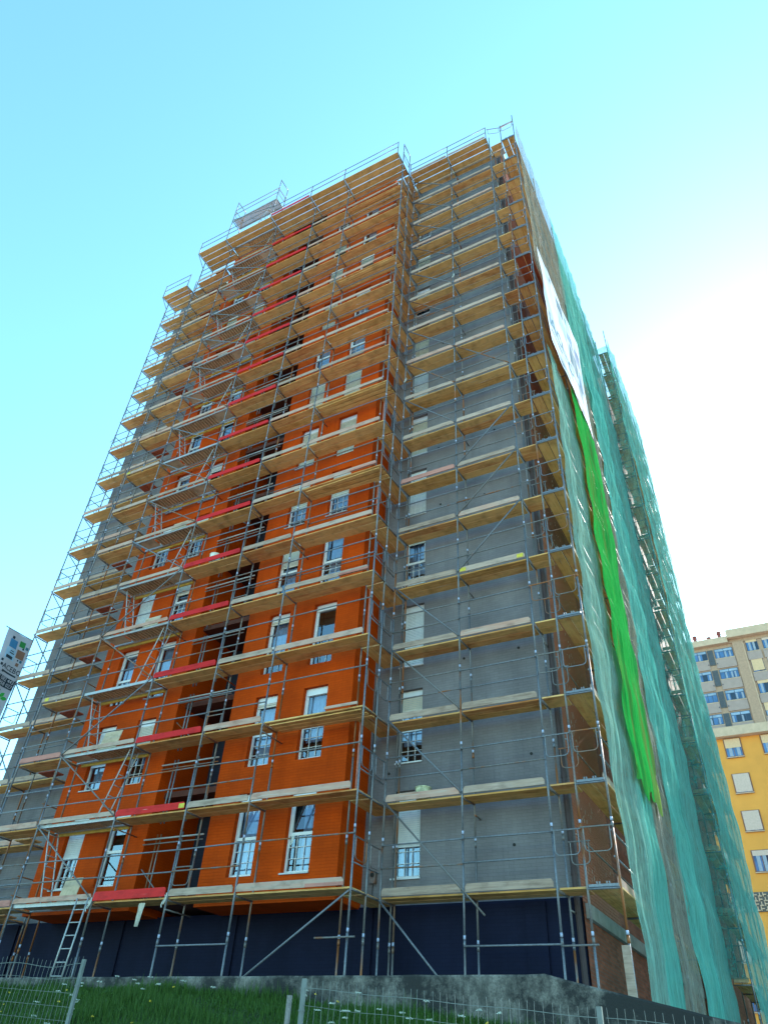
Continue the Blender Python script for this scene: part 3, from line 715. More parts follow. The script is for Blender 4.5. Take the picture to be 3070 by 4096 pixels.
# --- side scaffold along the brick flank: rows X = 4.63 and X = 5.27
S3 = empty('side_scaffold', (5, 7, -2.3), 'netted scaffold along the brick side wall, open at its near end', 'scaffold')
C1, C2, YC = 4.63, 5.27, 1.15
SY = [YC, 4.15, 7.15, 10.15, 13.15, 15.5]
for i, y in enumerate(SY):
    standard(S3, C1, y, plat(C1), 33.6 if i == 0 else 32.6, .1, .35); standard(S3, C2, y, plat(C2), 34.1 if i == 0 else 33.1, 0, .2)
    for l in range(1, NL+1):
        transom(S3, (C1, y), (C2, y), lvl(l), STEEL)
        if i == 0:   # the hooked cross-beam seen at the open end
            b = MB(); b.box((C1+.03, y-.02, lvl(l)-.02), (C2-.03, y+.015, lvl(l)+.03))
            for hx in (C1+.2, C1+.25, C2-.25, C2-.2): b.box((hx-.012, y-.025, lvl(l)+.03), (hx+.012, y+.01, lvl(l)+.075))
            b.build('hook_beam', STEEL, S3)
for bi in range(5):
    for l in range(1, NL+1):
        z = lvl(l); ya, yb = SY[bi], SY[bi+1]
        deck(S3, C1+.01, C2-.01, ya+.02, yb, z+.0, axis=1, mat=REDDK if (bi == 0 and l in (12,)) else None)
        if l < NL:
            rail(S3, (C2-.04, ya), (C2-.04, yb), z+1.0)
            if bi < 3: rail(S3, (C2-.04, ya), (C2-.04, yb), z+.5); rail(S3, (C1-.1, ya), (C1-.1, yb), z+.95, .017, STEELO)
        if bi == 0 : toe(S3, ya, yb, C2-.05, z, TOE, .15, axis=1)
for l in range(1, NL+1):
    z = lvl(l)
    deck(S3, GX[2]+.03, C1+.0, Y2-.02, 1.80, z+.002, axis=0)
    if l < NL:
        loopguard(S3, (C1, YC-.035), (C2, YC-.035), z+1.08, .47); loopguard(S3, (GX[2], YC-.03), (C1, YC-.03), z+1.06, .48)
        loopguard(S3, (GX[2]+.15, 1.80), (C1, 1.80), z+1.0, .45, STEELO)
rail(S3, (GX[2], YC-.03), (C1+.1, YC-.03), -.98)
loopguard(S3, (C1, YC), (C2, YC), 33.4, .45); loopguard(S3, (GX[2], YC-.25), (C1, YC-.05), 33.3, .5); rail(S3, (C1, YC), (C2, YC), 33.5)
b = MB(); b.box((C2-.13, YC-.05, -2.6), (C2+.02, YC-.03, -1.0)); b.build('foot_board', TOE, S3)

# --- rear projecting bay of the side scaffold
S4 = empty('rear_scaffold', (5.6, 20, -3), 'narrow scaffold jutting out at the rear of the netted side', 'scaffold')
R1, R2 = 5.30, 5.95; RY = [15.56, 18.0, 20.5, 23.0, 25.3]
for i, y in enumerate(RY):
    standard(S4, R1+.06, y, plat(R1), 33.2, .1, .5); standard(S4, R2, y, plat(R2), 34.0 if i == 0 else 33.2, 0, .4)
    for l in range(1, NL+1): transom(S4, (R1+.06, y), (R2, y), lvl(l))
for bi in range(4):
    for l in range(1, NL+1):
        deck(S4, R1+.09, R2-.01, RY[bi]+.02, RY[bi+1]-.02, lvl(l), axis=1)
        if l < NL: rail(S4, (R2+.03, RY[bi]), (R2+.03, RY[bi+1]), lvl(l)+1.0)
for l in range(1, NL):
    loopguard(S4, (R1+.06, RY[0]-.03), (R2, RY[0]-.03), lvl(l)+1.05, .45, STEELO)
    toe(S4, R1+.08, R2, RY[0]-.03, lvl(l), RIBM, .14)

# --- left grey wing
S5 = empty('left_wing_scaffold', (-14, 1.5, -2.1), 'scaffold bays before the grey wing at the far left edge of the tower', 'scaffold')
LX = [-12.05, -14.18, -16.02]
for i, x in enumerate(LX):
    standard(S5, x, Y2, -2.1, 33.05, .1 if i == 0 else 0, .3); standard(S5, x, Y2i+.05, -2.1, 32.5, .2, .5)
    for l in range(1, NL+1): transom(S5, (x, Y2), (x, Y2i+.05), lvl(l), STEELO)
for bi in range(2):
    xa, xb = LX[bi], LX[bi+1]
    for l in range(1, NL+1):
        z = lvl(l); deck(S5, xb, xa, Y2+.02, Y2i+.04, z); toe(S5, xb, xa, Y2-.045, z, TOE, .15)
        if l < NL:
            rail(S5, (xa, Y2-.035), (xb, Y2-.035), z+.55); rail(S5, (xa, Y2-.035), (xb, Y2-.035), z+1.05)
            if random.random() < .6: rail(S5, (xa, Y2i+.08), (xb, Y2i+.08), z+1.0, .017, STEELO)
for l in range(1, NL):
    brace(S5, (LX[2], Y2-.055, lvl(l+1)), (LX[1], Y2-.055, lvl(l)+.1), STEEL)
    loopguard(S5, (LX[2], Y2), (LX[2], Y2i), lvl(l)+1.0, .45)
for i, x in enumerate(LX[1:]):
    tube('bracket', (x, Y2, ZT-.03), (x, Y2-.5, ZT-.03), .02, STEEL, S5); tube('bracket', (x, Y2, ZT-.55), (x, Y2-.48, ZT-.05), .018, STEELO, S5); tube('guard_post', (x, Y2-.5, ZT-.05), (x, Y2-.5, ZT+1.1), .022, STEEL, S5)
deck(S5, LX[2], LX[1], Y2-.52, Y2+.015, ZT+.01); rail(S5, (LX[1], Y2-.52), (LX[2], Y2-.52), ZT+1.02); rail(S5, (LX[1], Y2-.52), (LX[2], Y2-.52), ZT+.52)

# ------------------------------------------------------------------ debris nets
def net(name, label, mat, y0, y1, z0, z1, xb=C2+.09, amp=.10, seed=0, edge=None, dy=.10, dz=.22, folds=1.0, ragged=.15):
    ny = max(4, int((y1-y0)/dy)); nz = max(4, int((z1-z0)/dz)); v = []; f = []
    for j in range(nz+1):
        z = z0+(z1-z0)*j/nz
        e0 = edge(z) if edge else 0.
        for i in range(ny+1):
            t = i/ny; ya = y0+e0; y = ya+(y1-ya)*t
            if i == ny: y += ragged*noise.noise(Vector((seed, z*.8, 1.1)))
            if i == 0 and not edge: y += ragged*noise.noise(Vector((seed+9, z*.8, 1.1)))
            zz = z+(ragged*noise.noise(Vector((y*1.7, seed, 4))) if j in (0, nz) else 0)
            # hangs in long folds; pinned near each deck level, billowing between
            q = .5+.5*math.cos((z-.2)*math.pi)
            fo = noise.noise(Vector((y*2.3, z*.10, seed)))*.55+noise.noise(Vector((y*6.5, z*.22, seed+3)))*.22+noise.noise(Vector((y*.6, z*.35, seed+5)))*.6
            cr = noise.noise(Vector((y*3.0+z*.9, z*1.5, seed+7)))*.16
            x = xb+amp*max(-.25, folds*(fo+cr)+.3*(1-q))
            v.append((x, y, zz))
    for j in range(nz):
        for i in range(ny): a = j*(ny+1)+i; f.append((a, a+1, a+ny+2, a+ny+1))
    o0 = Vector((xb, y0, z0)); me = meshpy(None, [(a-o0.x, b_-o0.y, c-o0.z) for a, b_, c in v], f, mat, None, True); me.name = name
    o = put(bpy.data.objects.new(name, me), None, o0); return tag(o, label, 'debris net', 'debris nets on the side scaffold')
edge = lambda z: .85*max(0, min(1, (4.0-z)/4.5))**1.3
net('debris_net', 'pale teal net strip at the corner hanging below the white banner', NETA, 1.17, 3.75, -1.9, 16.4, amp=.16, seed=1, edge=edge)
net('debris_net', 'bright green net strip hanging from the bottom of the white banner', NETG, 3.40, 6.45, 2.7, 16.45, xb=C2+.25, amp=.10, seed=2, ragged=.45)
net('debris_net', 'teal net strip reaching the ground under the bright green one', NETC, 3.6, 5.6, -2.4, 6.5, amp=.13, seed=3)
net('debris_net', 'worn grey see-through net strip right of the bright green one', NETB, 5.5, 8.6, -2.6, 21, amp=.14, seed=4)
net('debris_net', 'turquoise net strip between the grey strip and the far end of the side', NETC, 8.4, 11.4, -2.7, 24.0, xb=C2+.13, amp=.18, seed=5)
net('debris_net', 'deep teal net strip ending at the jutting rear scaffold', NETD, 11.2, 15.45, -2.7, 32.9, amp=.16, seed=6)
net('debris_net', 'brownish see-through net high at the corner above the white banner', NETB, 1.2, 6.8, 21.2, 33.3, amp=.08, seed=7)
net('debris_net', 'teal net high behind the white banner reaching the roof edge', NETC, 6.5, 11.5, 20.5, 33.2, xb=C2+.11, amp=.10, seed=8)
net('debris_net', 'net covering the outer face of the jutting rear scaffold', NETD, 15.6, 25.4, -2.8, 33.2, xb=R2+.06, amp=.17, seed=11, dy=.16)
# the see-through piece across the near end of the rear scaffold
ny, nz = 8, 150; v = []; f = []
for j in range(nz+1):
    z = .1+(32.4-.1)*j/nz
    for i in range(ny+1):
        x = R1+.02+(R2+.08-R1-.02)*i/ny; v.append((x-R1, -.06+.05*noise.noise(Vector((x*3, z*.4, 9)))-.03*math.cos(z*math.pi), z))
for j in range(nz):
    for i in range(ny): a = j*(ny+1)+i; f.append((a, a+1, a+ny+2, a+ny+1))
NETT = m_net('net_thin_teal', (.05, .26, .23), (.07, .32, .29), .34, .66)
tag(put(bpy.data.objects.new('debris_net', meshpy(None, v, f, NETT, None, True)), None, (R1, RY[0]-.04, 0)), 'thin net across the narrow near end of the rear scaffold', 'debris net', 'debris nets on the side scaffold')

# ------------------------------------------------------------------ banners
def sheet(name, P, us, vs_, mat, parent=None, origin=None):
    """cloth: P(u, v) -> world point"""
    v = [P(u, q) for q in vs_ for u in us]; nu = len(us); f = [(j*nu+i, j*nu+i+1, (j+1)*nu+i+1, (j+1)*nu+i) for j in range(len(vs_)-1) for i in range(nu-1)]
    b = MB(); b.v = [tuple(p) for p in v]; b.f = f; b.m = [0]*len(f); return b.build(name, mat, parent, origin, True)
def printed(name, P, u0, v0, u1, v1, mat, parent, off=.004, n=6):
    us = [u0+(u1-u0)*i/n for i in range(n+1)]; vv = [v0+(v1-v0)*i/n for i in range(n+1)]
    return sheet(name, lambda u, q: Vector(P(u, q))+Vector((off, 0, 0)), us, vv, mat, parent)
def lettering(text, size, P, u, v_, mat, parent, align='CENTER', off=.006):
    """letters laid onto the cloth surface"""
    cu = bpy.data.curves.new('letters', 'FONT'); cu.body = text; cu.size = size; cu.align_x = align; cu.align_y = 'CENTER'; cu.resolution_u = 2; cu.offset = size*.012
    t = bpy.data.objects.new('tmp', cu); COL.objects.link(t); dg = bpy.context.evaluated_depsgraph_get(); me = bpy.data.meshes.new_from_object(t.evaluated_get(dg))
    bpy.data.objects.remove(t)
    o0 = ORG[parent.name]
    for vt in me.vertices:
        w_ = Vector(P(u+vt.co.x, v_-vt.co.y))+Vector((off, 0, 0)); vt.co = w_-o0
    me.materials.clear(); me.materials.append(mat); o = bpy.data.objects.new('lettering', me); return put(o, parent, o0)
# big banner on the netted side: u along Y, v downwards
def PB(u, q):
    y, z = 1.05+u, 22.0-q
    s = .07*noise.noise(Vector((y*.6+z*.4, z*.35, 21)))+.025*noise.noise(Vector((y*2+z*.6, z*.9, 23)))
    sag = .25*math.sin(min(1, max(0, u/5.15))*math.pi)*(1-q/5.8)
    return (C2+.30+s, y, z-sag*.6)
INKB = {k: m_plain('faded_ink_'+k, tuple(.45*x+.01 for x in m_), .6, 0, .08) for k, m_ in dict(teal=(.03, .14, .20), blue=(.10, .26, .50), pale=(.45, .6, .75), green=(.1, .4, .3), dark=(.1, .15, .25), violet=(.4, .38, .6)).items()}
BB = empty('advertising_banner', (C2+.3, 1.15, 19), 'white advertising banner with teal logo tied over the side netting', 'banner')
sheet('cloth', PB, [5.15*i/40 for i in range(41)], [5.7*i/44 for i in range(45)], BANW, BB)
for (a, b_, c, d, k) in ((2.0, .5, 2.7, 1.25, 'teal'), (2.9, .35, 3.4, .9, 'green'), (1.9, 1.5, 2.9, 2.4, 'pale'), (3.1, 1.1, 4.0, 1.9, 'blue'), (3.2, 2.1, 4.2, 3.2, 'teal'), (4.3, 1.2, 4.9, 2.0, 'violet'), (4.35, 2.3, 4.95, 3.6, 'blue'), (3.0, 3.4, 3.6, 4.1, 'pale'), (3.8, 3.5, 4.6, 4.6, 'teal'), (1.2, .3, 1.4, .6, 'dark'), (.15, 5.35, 5.0, 5.5, 'pale')): printed('logo_tile', PB, a, b_, c, d, INKB[k], BB)
lettering('ACEBO', .85, PB, 1.75, 4.2, INK['teal'], BB); printed('logo_bar', PB, .3, 4.7, 3.2, 4.82, INKB['teal'], BB); printed('logo_bar', PB, .25, 3.7, .42, 4.5, INK['teal'], BB)
# upright flag banner sticking out from the far-left corner
FX = LX[2]
def PF(u, q):
    return (FX+.10*math.sin(q*1.1+u*1.5)*min(1, q/1.2)+.02*math.sin(u*7), .06+u+.03*math.sin(q*.9), 9.72-q)
FB = empty('flag_banner', (FX, .6, 7), 'narrow upright white banner with logo squares hung beside the leftmost scaffold pole', 'banner')
sheet('cloth', PF, [1.1*i/14 for i in range(15)], [6.2*i/50 for i in range(51)], BANW, FB)
b = MB(); b.tube((FX, -.06, 9.74), (FX, 1.2, 9.74), .018, 8); b.build('top_pole', STEEL, FB)
def sq(u, q, s, k, h=None): printed('logo_tile', PF, u-s/2, q-(h or s)/2, u+s/2, q+(h or s)/2, INK[k], FB)
sq(.40, .48, .34, 'blue'); sq(.33, .24, .11, 'dark'); sq(.78, .34, .24, 'green'); sq(1.0, .42, .12, 'teal'); sq(.86, .50, .07, 'dark'); sq(.40, .90, .44, 'pale')
printed('logo_tile', PF, .24, .98, .54, 1.10, INK['dark'], FB, .008); printed('logo_tile', PF, .34, .84, .56, .88, INK['dark'], FB, .008); printed('logo_tile', PF, .36, .76, .52, .79, INK['dark'], FB, .008)
sq(.82, .76, .34, 'brown'); sq(.93, 1.0, .10, 'teal'); sq(.80, 1.0, .06, 'dark'); sq(.83, 1.16, .13, 'brown')
sq(.20, 1.40, .10, 'dark'); sq(.36, 1.60, .09, 'dark'); sq(.16, 1.24, .09, 'dark')
lettering('ACEBO', .27, PF, .70, 1.42, INK['dark'], FB); printed('logo_bar', PF, .40, 1.56, 1.0, 1.62, INK['dark'], FB)
printed('phone_panel', PF, .0, 1.74, 1.08, 2.10, INK['dark'], FB); lettering('42 082 443', .19, PF, 1.04, 1.83, BANW, FB, 'RIGHT', .012); lettering('3 958 027', .19, PF, 1.04, 2.00, BANW, FB, 'RIGHT', .012)
sq(.62, 2.24, .07, 'dark'); printed('logo_tile', PF, .38, 2.42, .70, 5.6, INK['teal'], FB)
for (u, q, a) in ((.80, 2.36, .9), (.92, 2.46, .2)):
    bb = MB(); n = 8; ca, sa = math.cos(a), math.sin(a); top = [(.26*i/n-.13, .07*math.sin(math.pi*i/n)) for i in range(n+1)]
    pts = [(u+x*ca-y_*sa, q-(x*sa+y_*ca)) for x, y_ in top]+[(u+x*ca+y_*sa, q-(x*sa-y_*ca)) for x, y_ in reversed(top[1:-1])]
    bb.face([Vector(PF(*p))+Vector((.010, 0, 0)) for p in pts]); bb.build('leaf_emblem', INK['leaf'], FB)

# ------------------------------------------------------------------ loose things on the decks
def bucket(x, y, z, mat, label, r=.15, h=.28, name='bucket', cat='bucket'):
    B = empty(name, (x, y, z), label, cat); b = MB()
    b.lathe((x, y, z), [(r*.86, 0), (r, h*.92), (r*1.05, h*.92), (r*1.05, h), (r*.93, h), (r*.8, .02)], 18); b.build('tub', mat, B, smooth=False)
    p = []
    for k in range(11): t = math.pi*k/10; p.append((x+r*1.06*math.cos(t), y-.02-.02*math.sin(t), z+h*.94-.12*math.sin(t)))
    q = MB(); q.path(p, .006, 5); q.build('handle', STEEL, B)
WBUCK = m_plain('white_plastic_tub', (.70, .67, .55), .5, 0, .12, 8); YBUCK = m_plain('mortar_stained_tub', (.50, .47, .28), .6, 0, .35, 14)
bucket(-6.3, .18, lvl(6)+.025, WBUCK, 'white plastic tub behind a red toe board beside the loggia', .19, .36)
bucket(.98, 1.36, lvl(2)+.025, YBUCK, 'mortar-stained round tub on the low deck before the grey wing', .19, .30)
BLUEB = m_plain('violet_plastic_drum', (.18, .15, .35), .45, 0, .1)
def sheetply(x, y, z, w_, h, label, lean=.18, name='plywood_sheet', mat=PLYW):
    o = board(name, (x, y, z+h/2*math.cos(lean)+.004), (w_, .018, h), mat, None, rx=-lean); return tag(o, label, 'plywood')
sheetply(-8.72, .30, lvl(1)+.075, .62, .62, 'plywood sheet leaning by the lowest left windows over the pink toe board')
sheetply(-8.88, .30, lvl(3)+.075, .70, .66, 'pale plywood sheet leaning between two left windows on a bare metal deck')
sheetply(-8.60, .30, lvl(5)+.075, .66, .56, 'plywood sheet leaning beside the slatted left window above the third storey')
sheetply(-8.60, .30, lvl(7)+.075, .70, .60, 'plywood sheet leaning high on a hatch deck before the left windows')
sheetply(4.42, 1.45, lvl(16)+.03, .55, .60, 'small board leaning near the roof at the netted corner', .25)
RAG = m_plain('pale_rag', (.60, .55, .45), .9, 0, .15, 10)
b = MB(); n = 7
for k in range(n-1):
    for j in range(8):
        def rp(k, j): return (-5.95+.032*k*(1-.05*j)+.015*noise.noise(Vector((k, j*.5, 2))), .10+.04*math.sin(k*2.1)*(.4+j*.1), -.06-.062*j+.05*noise.noise(Vector((k*.9, 0, 8)))*(j == 7))
        b.face([rp(k, j), rp(k+1, j), rp(k+1, j+1), rp(k, j+1)])
tag(b.build('hanging_rag', RAG, origin=(-5.8, .1, -.3)), 'torn pale rag hanging under the lowest deck near the ladder', 'rag')
# low ladder standing under the first deck
LG = empty('access_ladder', (-7.6, -.16, -2.1), 'aluminium ladder standing on the ground below the lowest left deck', 'ladder')
for s in (-1, 1): tube('stile', (-7.82+.19*s-.02, -.16, -2.1), (-7.72+.19*s, -.08, .1), .022, ALU, LG)
for k in range(7): zz = -1.85+.28*k; tube('rung', (-8.0+.04*k*.35, -.155+.009*k, zz), (-7.63+.04*k*.35, -.155+.009*k, zz), .013, ALU, LG)

# anchor holes, their dark painted on as flat discs, a meter box and bits of cable on the grey wall
HOLE = m_plain('hole_dark', (.02, .018, .016), .9)
for (x, z) in ((3.45, 3.07), (3.33, 5.88), (1.8, 5.87), (-.33, 3.03), (3.06, 14.07), (1.03, 14.05), (1.7, 8.75), (3.5, 8.7), (2.6, 11.4), (1.1, 11.5), (3.4, 16.8), (2.1, 17.0), (1.2, 19.7), (3.2, 22.4), (1.6, 25.1), (2.9, 1.1), (-13.4, 6.2), (-14.6, 8.3), (-13.1, 10.8), (-14.3, 13.4)):
    b = MB(); b.lathe((0, 0, 0), [(.035, 0), (.035, .012), (.02, .013)], 10); o = b.build('anchor_cap', HOLE, w_gr if x > -5 else w_gl, origin=(0, 0, 0)); o.location = Vector((x, YG-.002, z))-ORG[o.parent.name]; o.rotation_euler = (math.pi/2, 0, 0)
EB = empty('meter_box', (-.6, YG-.06, .5), 'small metal meter box on the wall in the corner beside the orange block', 'meter box')
b = MB(); b.box((-.68, YG-.10, .48), (-.52, YG-.003, .74)); b.build('case', STEELO, EB); b = MB(); b.lathe((0, 0, 0), [(.05, 0), (.05, .02), (.03, .025)], 12); o = b.build('dial', HOLE, EB, origin=(0, 0, 0)); o.location = Vector((-.6, YG-.102, .66))-ORG[EB.name]; o.rotation_euler = (math.pi/2, 0, 0)
b = MB(); b.path([(-.6, YG-.04, .48), (-.62, YG-.03, .3), (-.58, YG-.02, .12), (-.6, YG-.02, .02)], .008, 5); b.build('cable', HOLE, EB)
YT = m_plain('yellow_paint', (.62, .46, .04), .7, 0, .15, 12)
for (x, y, l, S_) in ((3.86, Y2-.062, 5, S2), (2.2, Y2-.062, 5, S2), (-5.12, -.06, 2, S1), (-12.0, -.06, 4, S1), (-12.1, -.06, 9, S1)):
    b = MB(); b.box((x-.10, y-.004, lvl(l)+.035), (x+.08, y+.0, lvl(l)+.15)); b.build('paint_patch', YT, S_)
# rope and sling ends tied to rails
CORD = m_plain('pale_cord', (.55, .52, .45), .9)
for (x, y, z, S_) in ((.07, Y2-.04, 17.2, S2), (-1.6, -.06, 1.1, S1), (-16.05, Y2-.06, 20.8, S5), (2.05, Y2-.06, 22.6, S2), (-5.02, -.06, .05, S1), (-7.47, -.06, .05, S1)):
    b = MB(); p = [(x+.03*math.sin(k*1.3), y-.01*k, z-.055*k) for k in range(6)]; b.path(p, .012, 5); b.path([(a+.03, c_, d+.04*math.cos(i)) for i, (a, c_, d) in enumerate(p[:4])], .014, 5); b.build('tied_cord', CORD, S_)
# hose hanging down the inner corner
b = MB(); b.path([(-.80+.02*math.sin(z*1.1), YG-.045-.01*math.sin(z*.7), z) for z in np.arange(-.9, 32, .5)], .013, 5); b.build('hanging_cable', HOLE, T)

# ------------------------------------------------------------------ site fences on the bank
def fence(label, x0, x1, y, top0, top1, cell=.095, rows=7, wavy=0., post_h=1.3, tilt=(0, 0), posts=(0, 1), rowstep=.19):
    F = empty('wire_fence', (x0, y, top0-post_h), label, 'fence', 'mesh fence panels on the grass bank')
    L = x1-x0
    for s in posts:
        px = x0+L*s; zt = top0+(top1-top0)*s; b = MB(); g = terrain(px, y)-.05
        h = zt+.1-g; b.box((px-.028, y-.02, g), (px+.028, y+.02, zt+.10))
        for zz in (.25, .6): b.box((px-.032, y-.026, zt-zz), (px+.032, y+.026, zt-zz+.02))
        b.build('fence_post', WIRE, F)
    b = MB(); n = int(L/cell)
    def pz(u, r): return top0+(top1-top0)*u/L-r*rowstep+(wavy*(.5*math.sin(u*4.3)+.4*math.sin(u*2.1+1))*max(0, 1-r*.5) if wavy else .006*math.sin(u*5+r))
    def py(u, r): return y-.012+(wavy*.9*math.sin(u*3.1+r*.6)*max(0, 1-r*.35) if wavy else .01*math.sin(u*3+r))
    for r in range(rows):
        b.path([(x0+L*i/24, py(L*i/24, r), pz(L*i/24, r)) for i in range(25)], .0030 if r else .0045, 4)
    for i in range(n+1):
        u = min(L, cell*i+.01); b.path([(x0+u+.01*math.sin(i*1.7+k), py(u, k), pz(u, k)+(.09 if k == 0 else 0)) for k in range(rows)], .0025, 4)
    b.build('wire_mesh', WIRE, F)
fence('sagging wire fence panel with buckled top at the lower left', -4.9, -1.66, -5.0, -1.90, -2.04, wavy=.05, posts=(1,), rows=8, rowstep=.17)
fence('wire fence panel stretched across the grass before the concrete wall', 2.40, 6.15, -5.0, -2.30, -2.56, posts=(0, 1), rows=6)
fence('wire fence panel at the lower right edge of the grass bank', 6.22, 8.6, -5.0, -2.56, -2.72, posts=(1,), rows=6)
b = MB(); b.box((2.17, -5.02, terrain(2.2, -5)-.05), (2.225, -4.98, -2.38)); tag(b.build('fence_post', STEELO, origin=(2.2, -5, -3.4)), 'short lone steel post just left of the stretched fence panel', 'post')

# ------------------------------------------------------------------ grass and wild flowers
N = 95000
gx = rng.uniform(-13, 8, N); gy = -1.02-rng.random(N)**1.25*4.2
gz = np.array([terrain(a, c) for a, c in zip(gx, gy)])
tuft = .6+.9*np.clip(np.sin(gx*1.7+np.sin(gy*3.1)*2)*np.sin(gx*.63+gy*2.3+1)+.35, 0, 1)
hh = rng.uniform(.06, .17, N)*(1+.9*rng.random(N)**5)*tuft; th = rng.uniform(0, 2*np.pi, N); wd = rng.uniform(.004, .009, N)
ln = rng.uniform(-.06, .06, (N, 2)); ln[:, 1] -= .02
base = np.stack([gx, gy, gz-.01], 1); sd_ = np.stack([np.cos(th)*wd, np.sin(th)*wd, np.zeros(N)], 1)
mid = base+np.stack([ln[:, 0]*.3, ln[:, 1]*.3, hh*.55], 1); tip = base+np.stack([ln[:, 0], ln[:, 1], hh], 1)
V = np.stack([base-sd_, base+sd_, mid+sd_*.7, mid-sd_*.7, tip], 1).reshape(-1, 3)
me = bpy.data.meshes.new('grass'); F4 = (np.arange(N)*5)[:, None]+np.array([0, 1, 2, 3]); F3 = (np.arange(N)*5)[:, None]+np.array([3, 2, 4])
me.vertices.add(len(V)); me.vertices.foreach_set('co', V.ravel())
loops = np.concatenate([F4.ravel(), F3.ravel()]); me.loops.add(len(loops)); me.loops.foreach_set('vertex_index', loops)
st = np.concatenate([np.arange(N)*4, N*4+np.arange(N)*3]); me.polygons.add(2*N); me.polygons.foreach_set('loop_start', st)
me.update(calc_edges=True); me.validate(); me.materials.append(GRASS)
tag(put(bpy.data.objects.new('grass', me)), 'long green grass covering the bank below the concrete wall', 'grass', kind='stuff')
b = MB()
for i in range(170):
    x = rng.uniform(-9, 6.5); y = -1.1-rng.random()*2.6; z = terrain(x, y); h = rng.uniform(.14, .30); yl = rng.random() < .18
    if noise.noise(Vector((x*.5, y*.6, 31))) < -.12 and not yl: continue
    b.cur = 2; b.tube((x, y, z), (x+.03, y-.01, z+h), .003, 4); c = Vector((x+.03, y-.01, z+h))
    b.cur = 1 if yl else 0
    for k in range(6 if yl else 18):
        a = rng.uniform(0, 6.28); R = (.020 if yl else .055)*math.sqrt(rng.random()); p = c+Vector((R*math.cos(a), R*math.sin(a), rng.uniform(-.006, .012))); s = rng.uniform(.009, .017)
        b.face([p+Vector((s, 0, 0)), p+Vector((0, s, .003)), p+Vector((-s, 0, 0)), p+Vector((0, -s, -.003))])
        b.face([p+Vector((s, 0, -.004)), p+Vector((0, 0, s)), p+Vector((-s, 0, .004))])
tag(b.build('wild_flowers', [PETAL, YPETAL, GRASS]), 'white umbel and small yellow wild flowers scattered through the grass', 'flowers', kind='stuff')

# ------------------------------------------------------------------ the block of flats behind, at right
YF = 74.0
FBD = empty('apartment_building', (14, YF+6, -5), 'far block of flats with brown upper storeys over bright orange lower walls', 'building')
BROWN = m_plain('brown_brick_far', (.46, .265, .17), .85, 0, .10, 4); PANEL = m_plain('grey_render_far', (.40, .265, .22), .8, 0, .06, 2); OCHRE = m_plain('ochre_render_far', (.82, .31, .045), .8, 0, .06, .5)
FRAMEB = m_plain('dark_blue_frames', (.04, .05, .09), .4); GLB = m_plain('blue_glass', (.07, .15, .30), .12, 0, .3, .7); CHIM = m_plain('chimney_clay', (.25, .06, .05), .8); VENT = m_plain('recess_panel', (.12, .105, .09), .7)
BLIND = m_plain('beige_blind', (.72, .42, .22), .6, 0, .06); BLINDW = m_plain('pale_blind', (.64, .42, .32), .6, 0, .06); ROSE = m_plain('rose_reveal', (.24, .10, .07), .7)
CREAMF = m_plain('cream_concrete_far', (.62, .40, .26), .8, 0, .08, 2); GLD = m_plain('dark_glass', (.02, .03, .05), .08); GLP = m_plain('pale_glass', (.30, .36, .44), .1, 0, .2, 1); CURTF = m_plain('far_curtain', (.32, .33, .38), .8, 0, .1)
def fz(i): return 39.72-2.71*i                 # sill heights of the upper storeys
X0, X1 = -3., 30.
def fbox(name, a, c, mat, parent=FBD): b = MB(); b.box(a, c); return b.build(name, mat, parent)
ZM = 31.12          # underside of the brown part
fbox('upper_wall', (X0, YF, ZM), (X1, YF+12, 41.45), BROWN)
fbox('lower_wall', (X0, YF+.4, -6), (X1, YF+12, ZM-1.05), OCHRE)
fbox('belt_cornice', (X0-.2, YF-.45, ZM-1.04), (X1, YF+12, ZM-.003), CREAMF)
fbox('roof_cornice', (X0-.2, YF-.6, 41.455), (7.1, YF+12, 42.25), CREAMF); fbox('roof_cornice', (7.103, YF-.8, 41.9), (X1, YF+12, 42.95), CREAMF); fbox('roof_band', (7.103, YF-.1, 41.455), (X1, YF+12, 41.895), BROWN)
def fwin(x0, x1, z0, z1, cols, blind, y=YF, dark=FRAMEB, bm=BLIND, transom_=True):
    W_ = fbox('window', (x0, y-.05, z0), (x1, y+.04, z1), dark); n = cols; e = .07
    zt = z1-(z1-z0)*.30 if transom_ else z1-e
    for i in range(n):
        u0_, u1_ = x0+e+(x1-x0-e)*i/n, x0+(x1-x0-e)*(i+1)/n
        fbox('pane', (u0_, y-.062, z0+e), (u1_, y-.052, zt-e*.4), GLB if random.random() < .8 else GLD, W_)
        if transom_ and i % 2 == 0: fbox('pane', (u0_, y-.062, zt+e*.4), (min(x1-e, u1_+(x1-x0-e)/n), y-.052, z1-e), GLP, W_)
        if random.random() < .45:
            a_ = random.choice((.0, .3)); fbox('curtain', (u0_+.03+a_*(u1_-u0_), y-.066, z0+e), (u0_+(u1_-u0_)*(.5+a_), y-.0635, zt-e), CURTF, W_)
    if blind > 0: fbox('blind', (x0+.04, y-.085, max(z0+.1, z1-(z1-z0)*blind)), (x1-.04, y-.068, z1-.01), bm, W_)
    fbox('sill', (x0-.08, y-.14, z0-.08), (x1+.08, y-.052, z0-.005), CREAMF, W_)
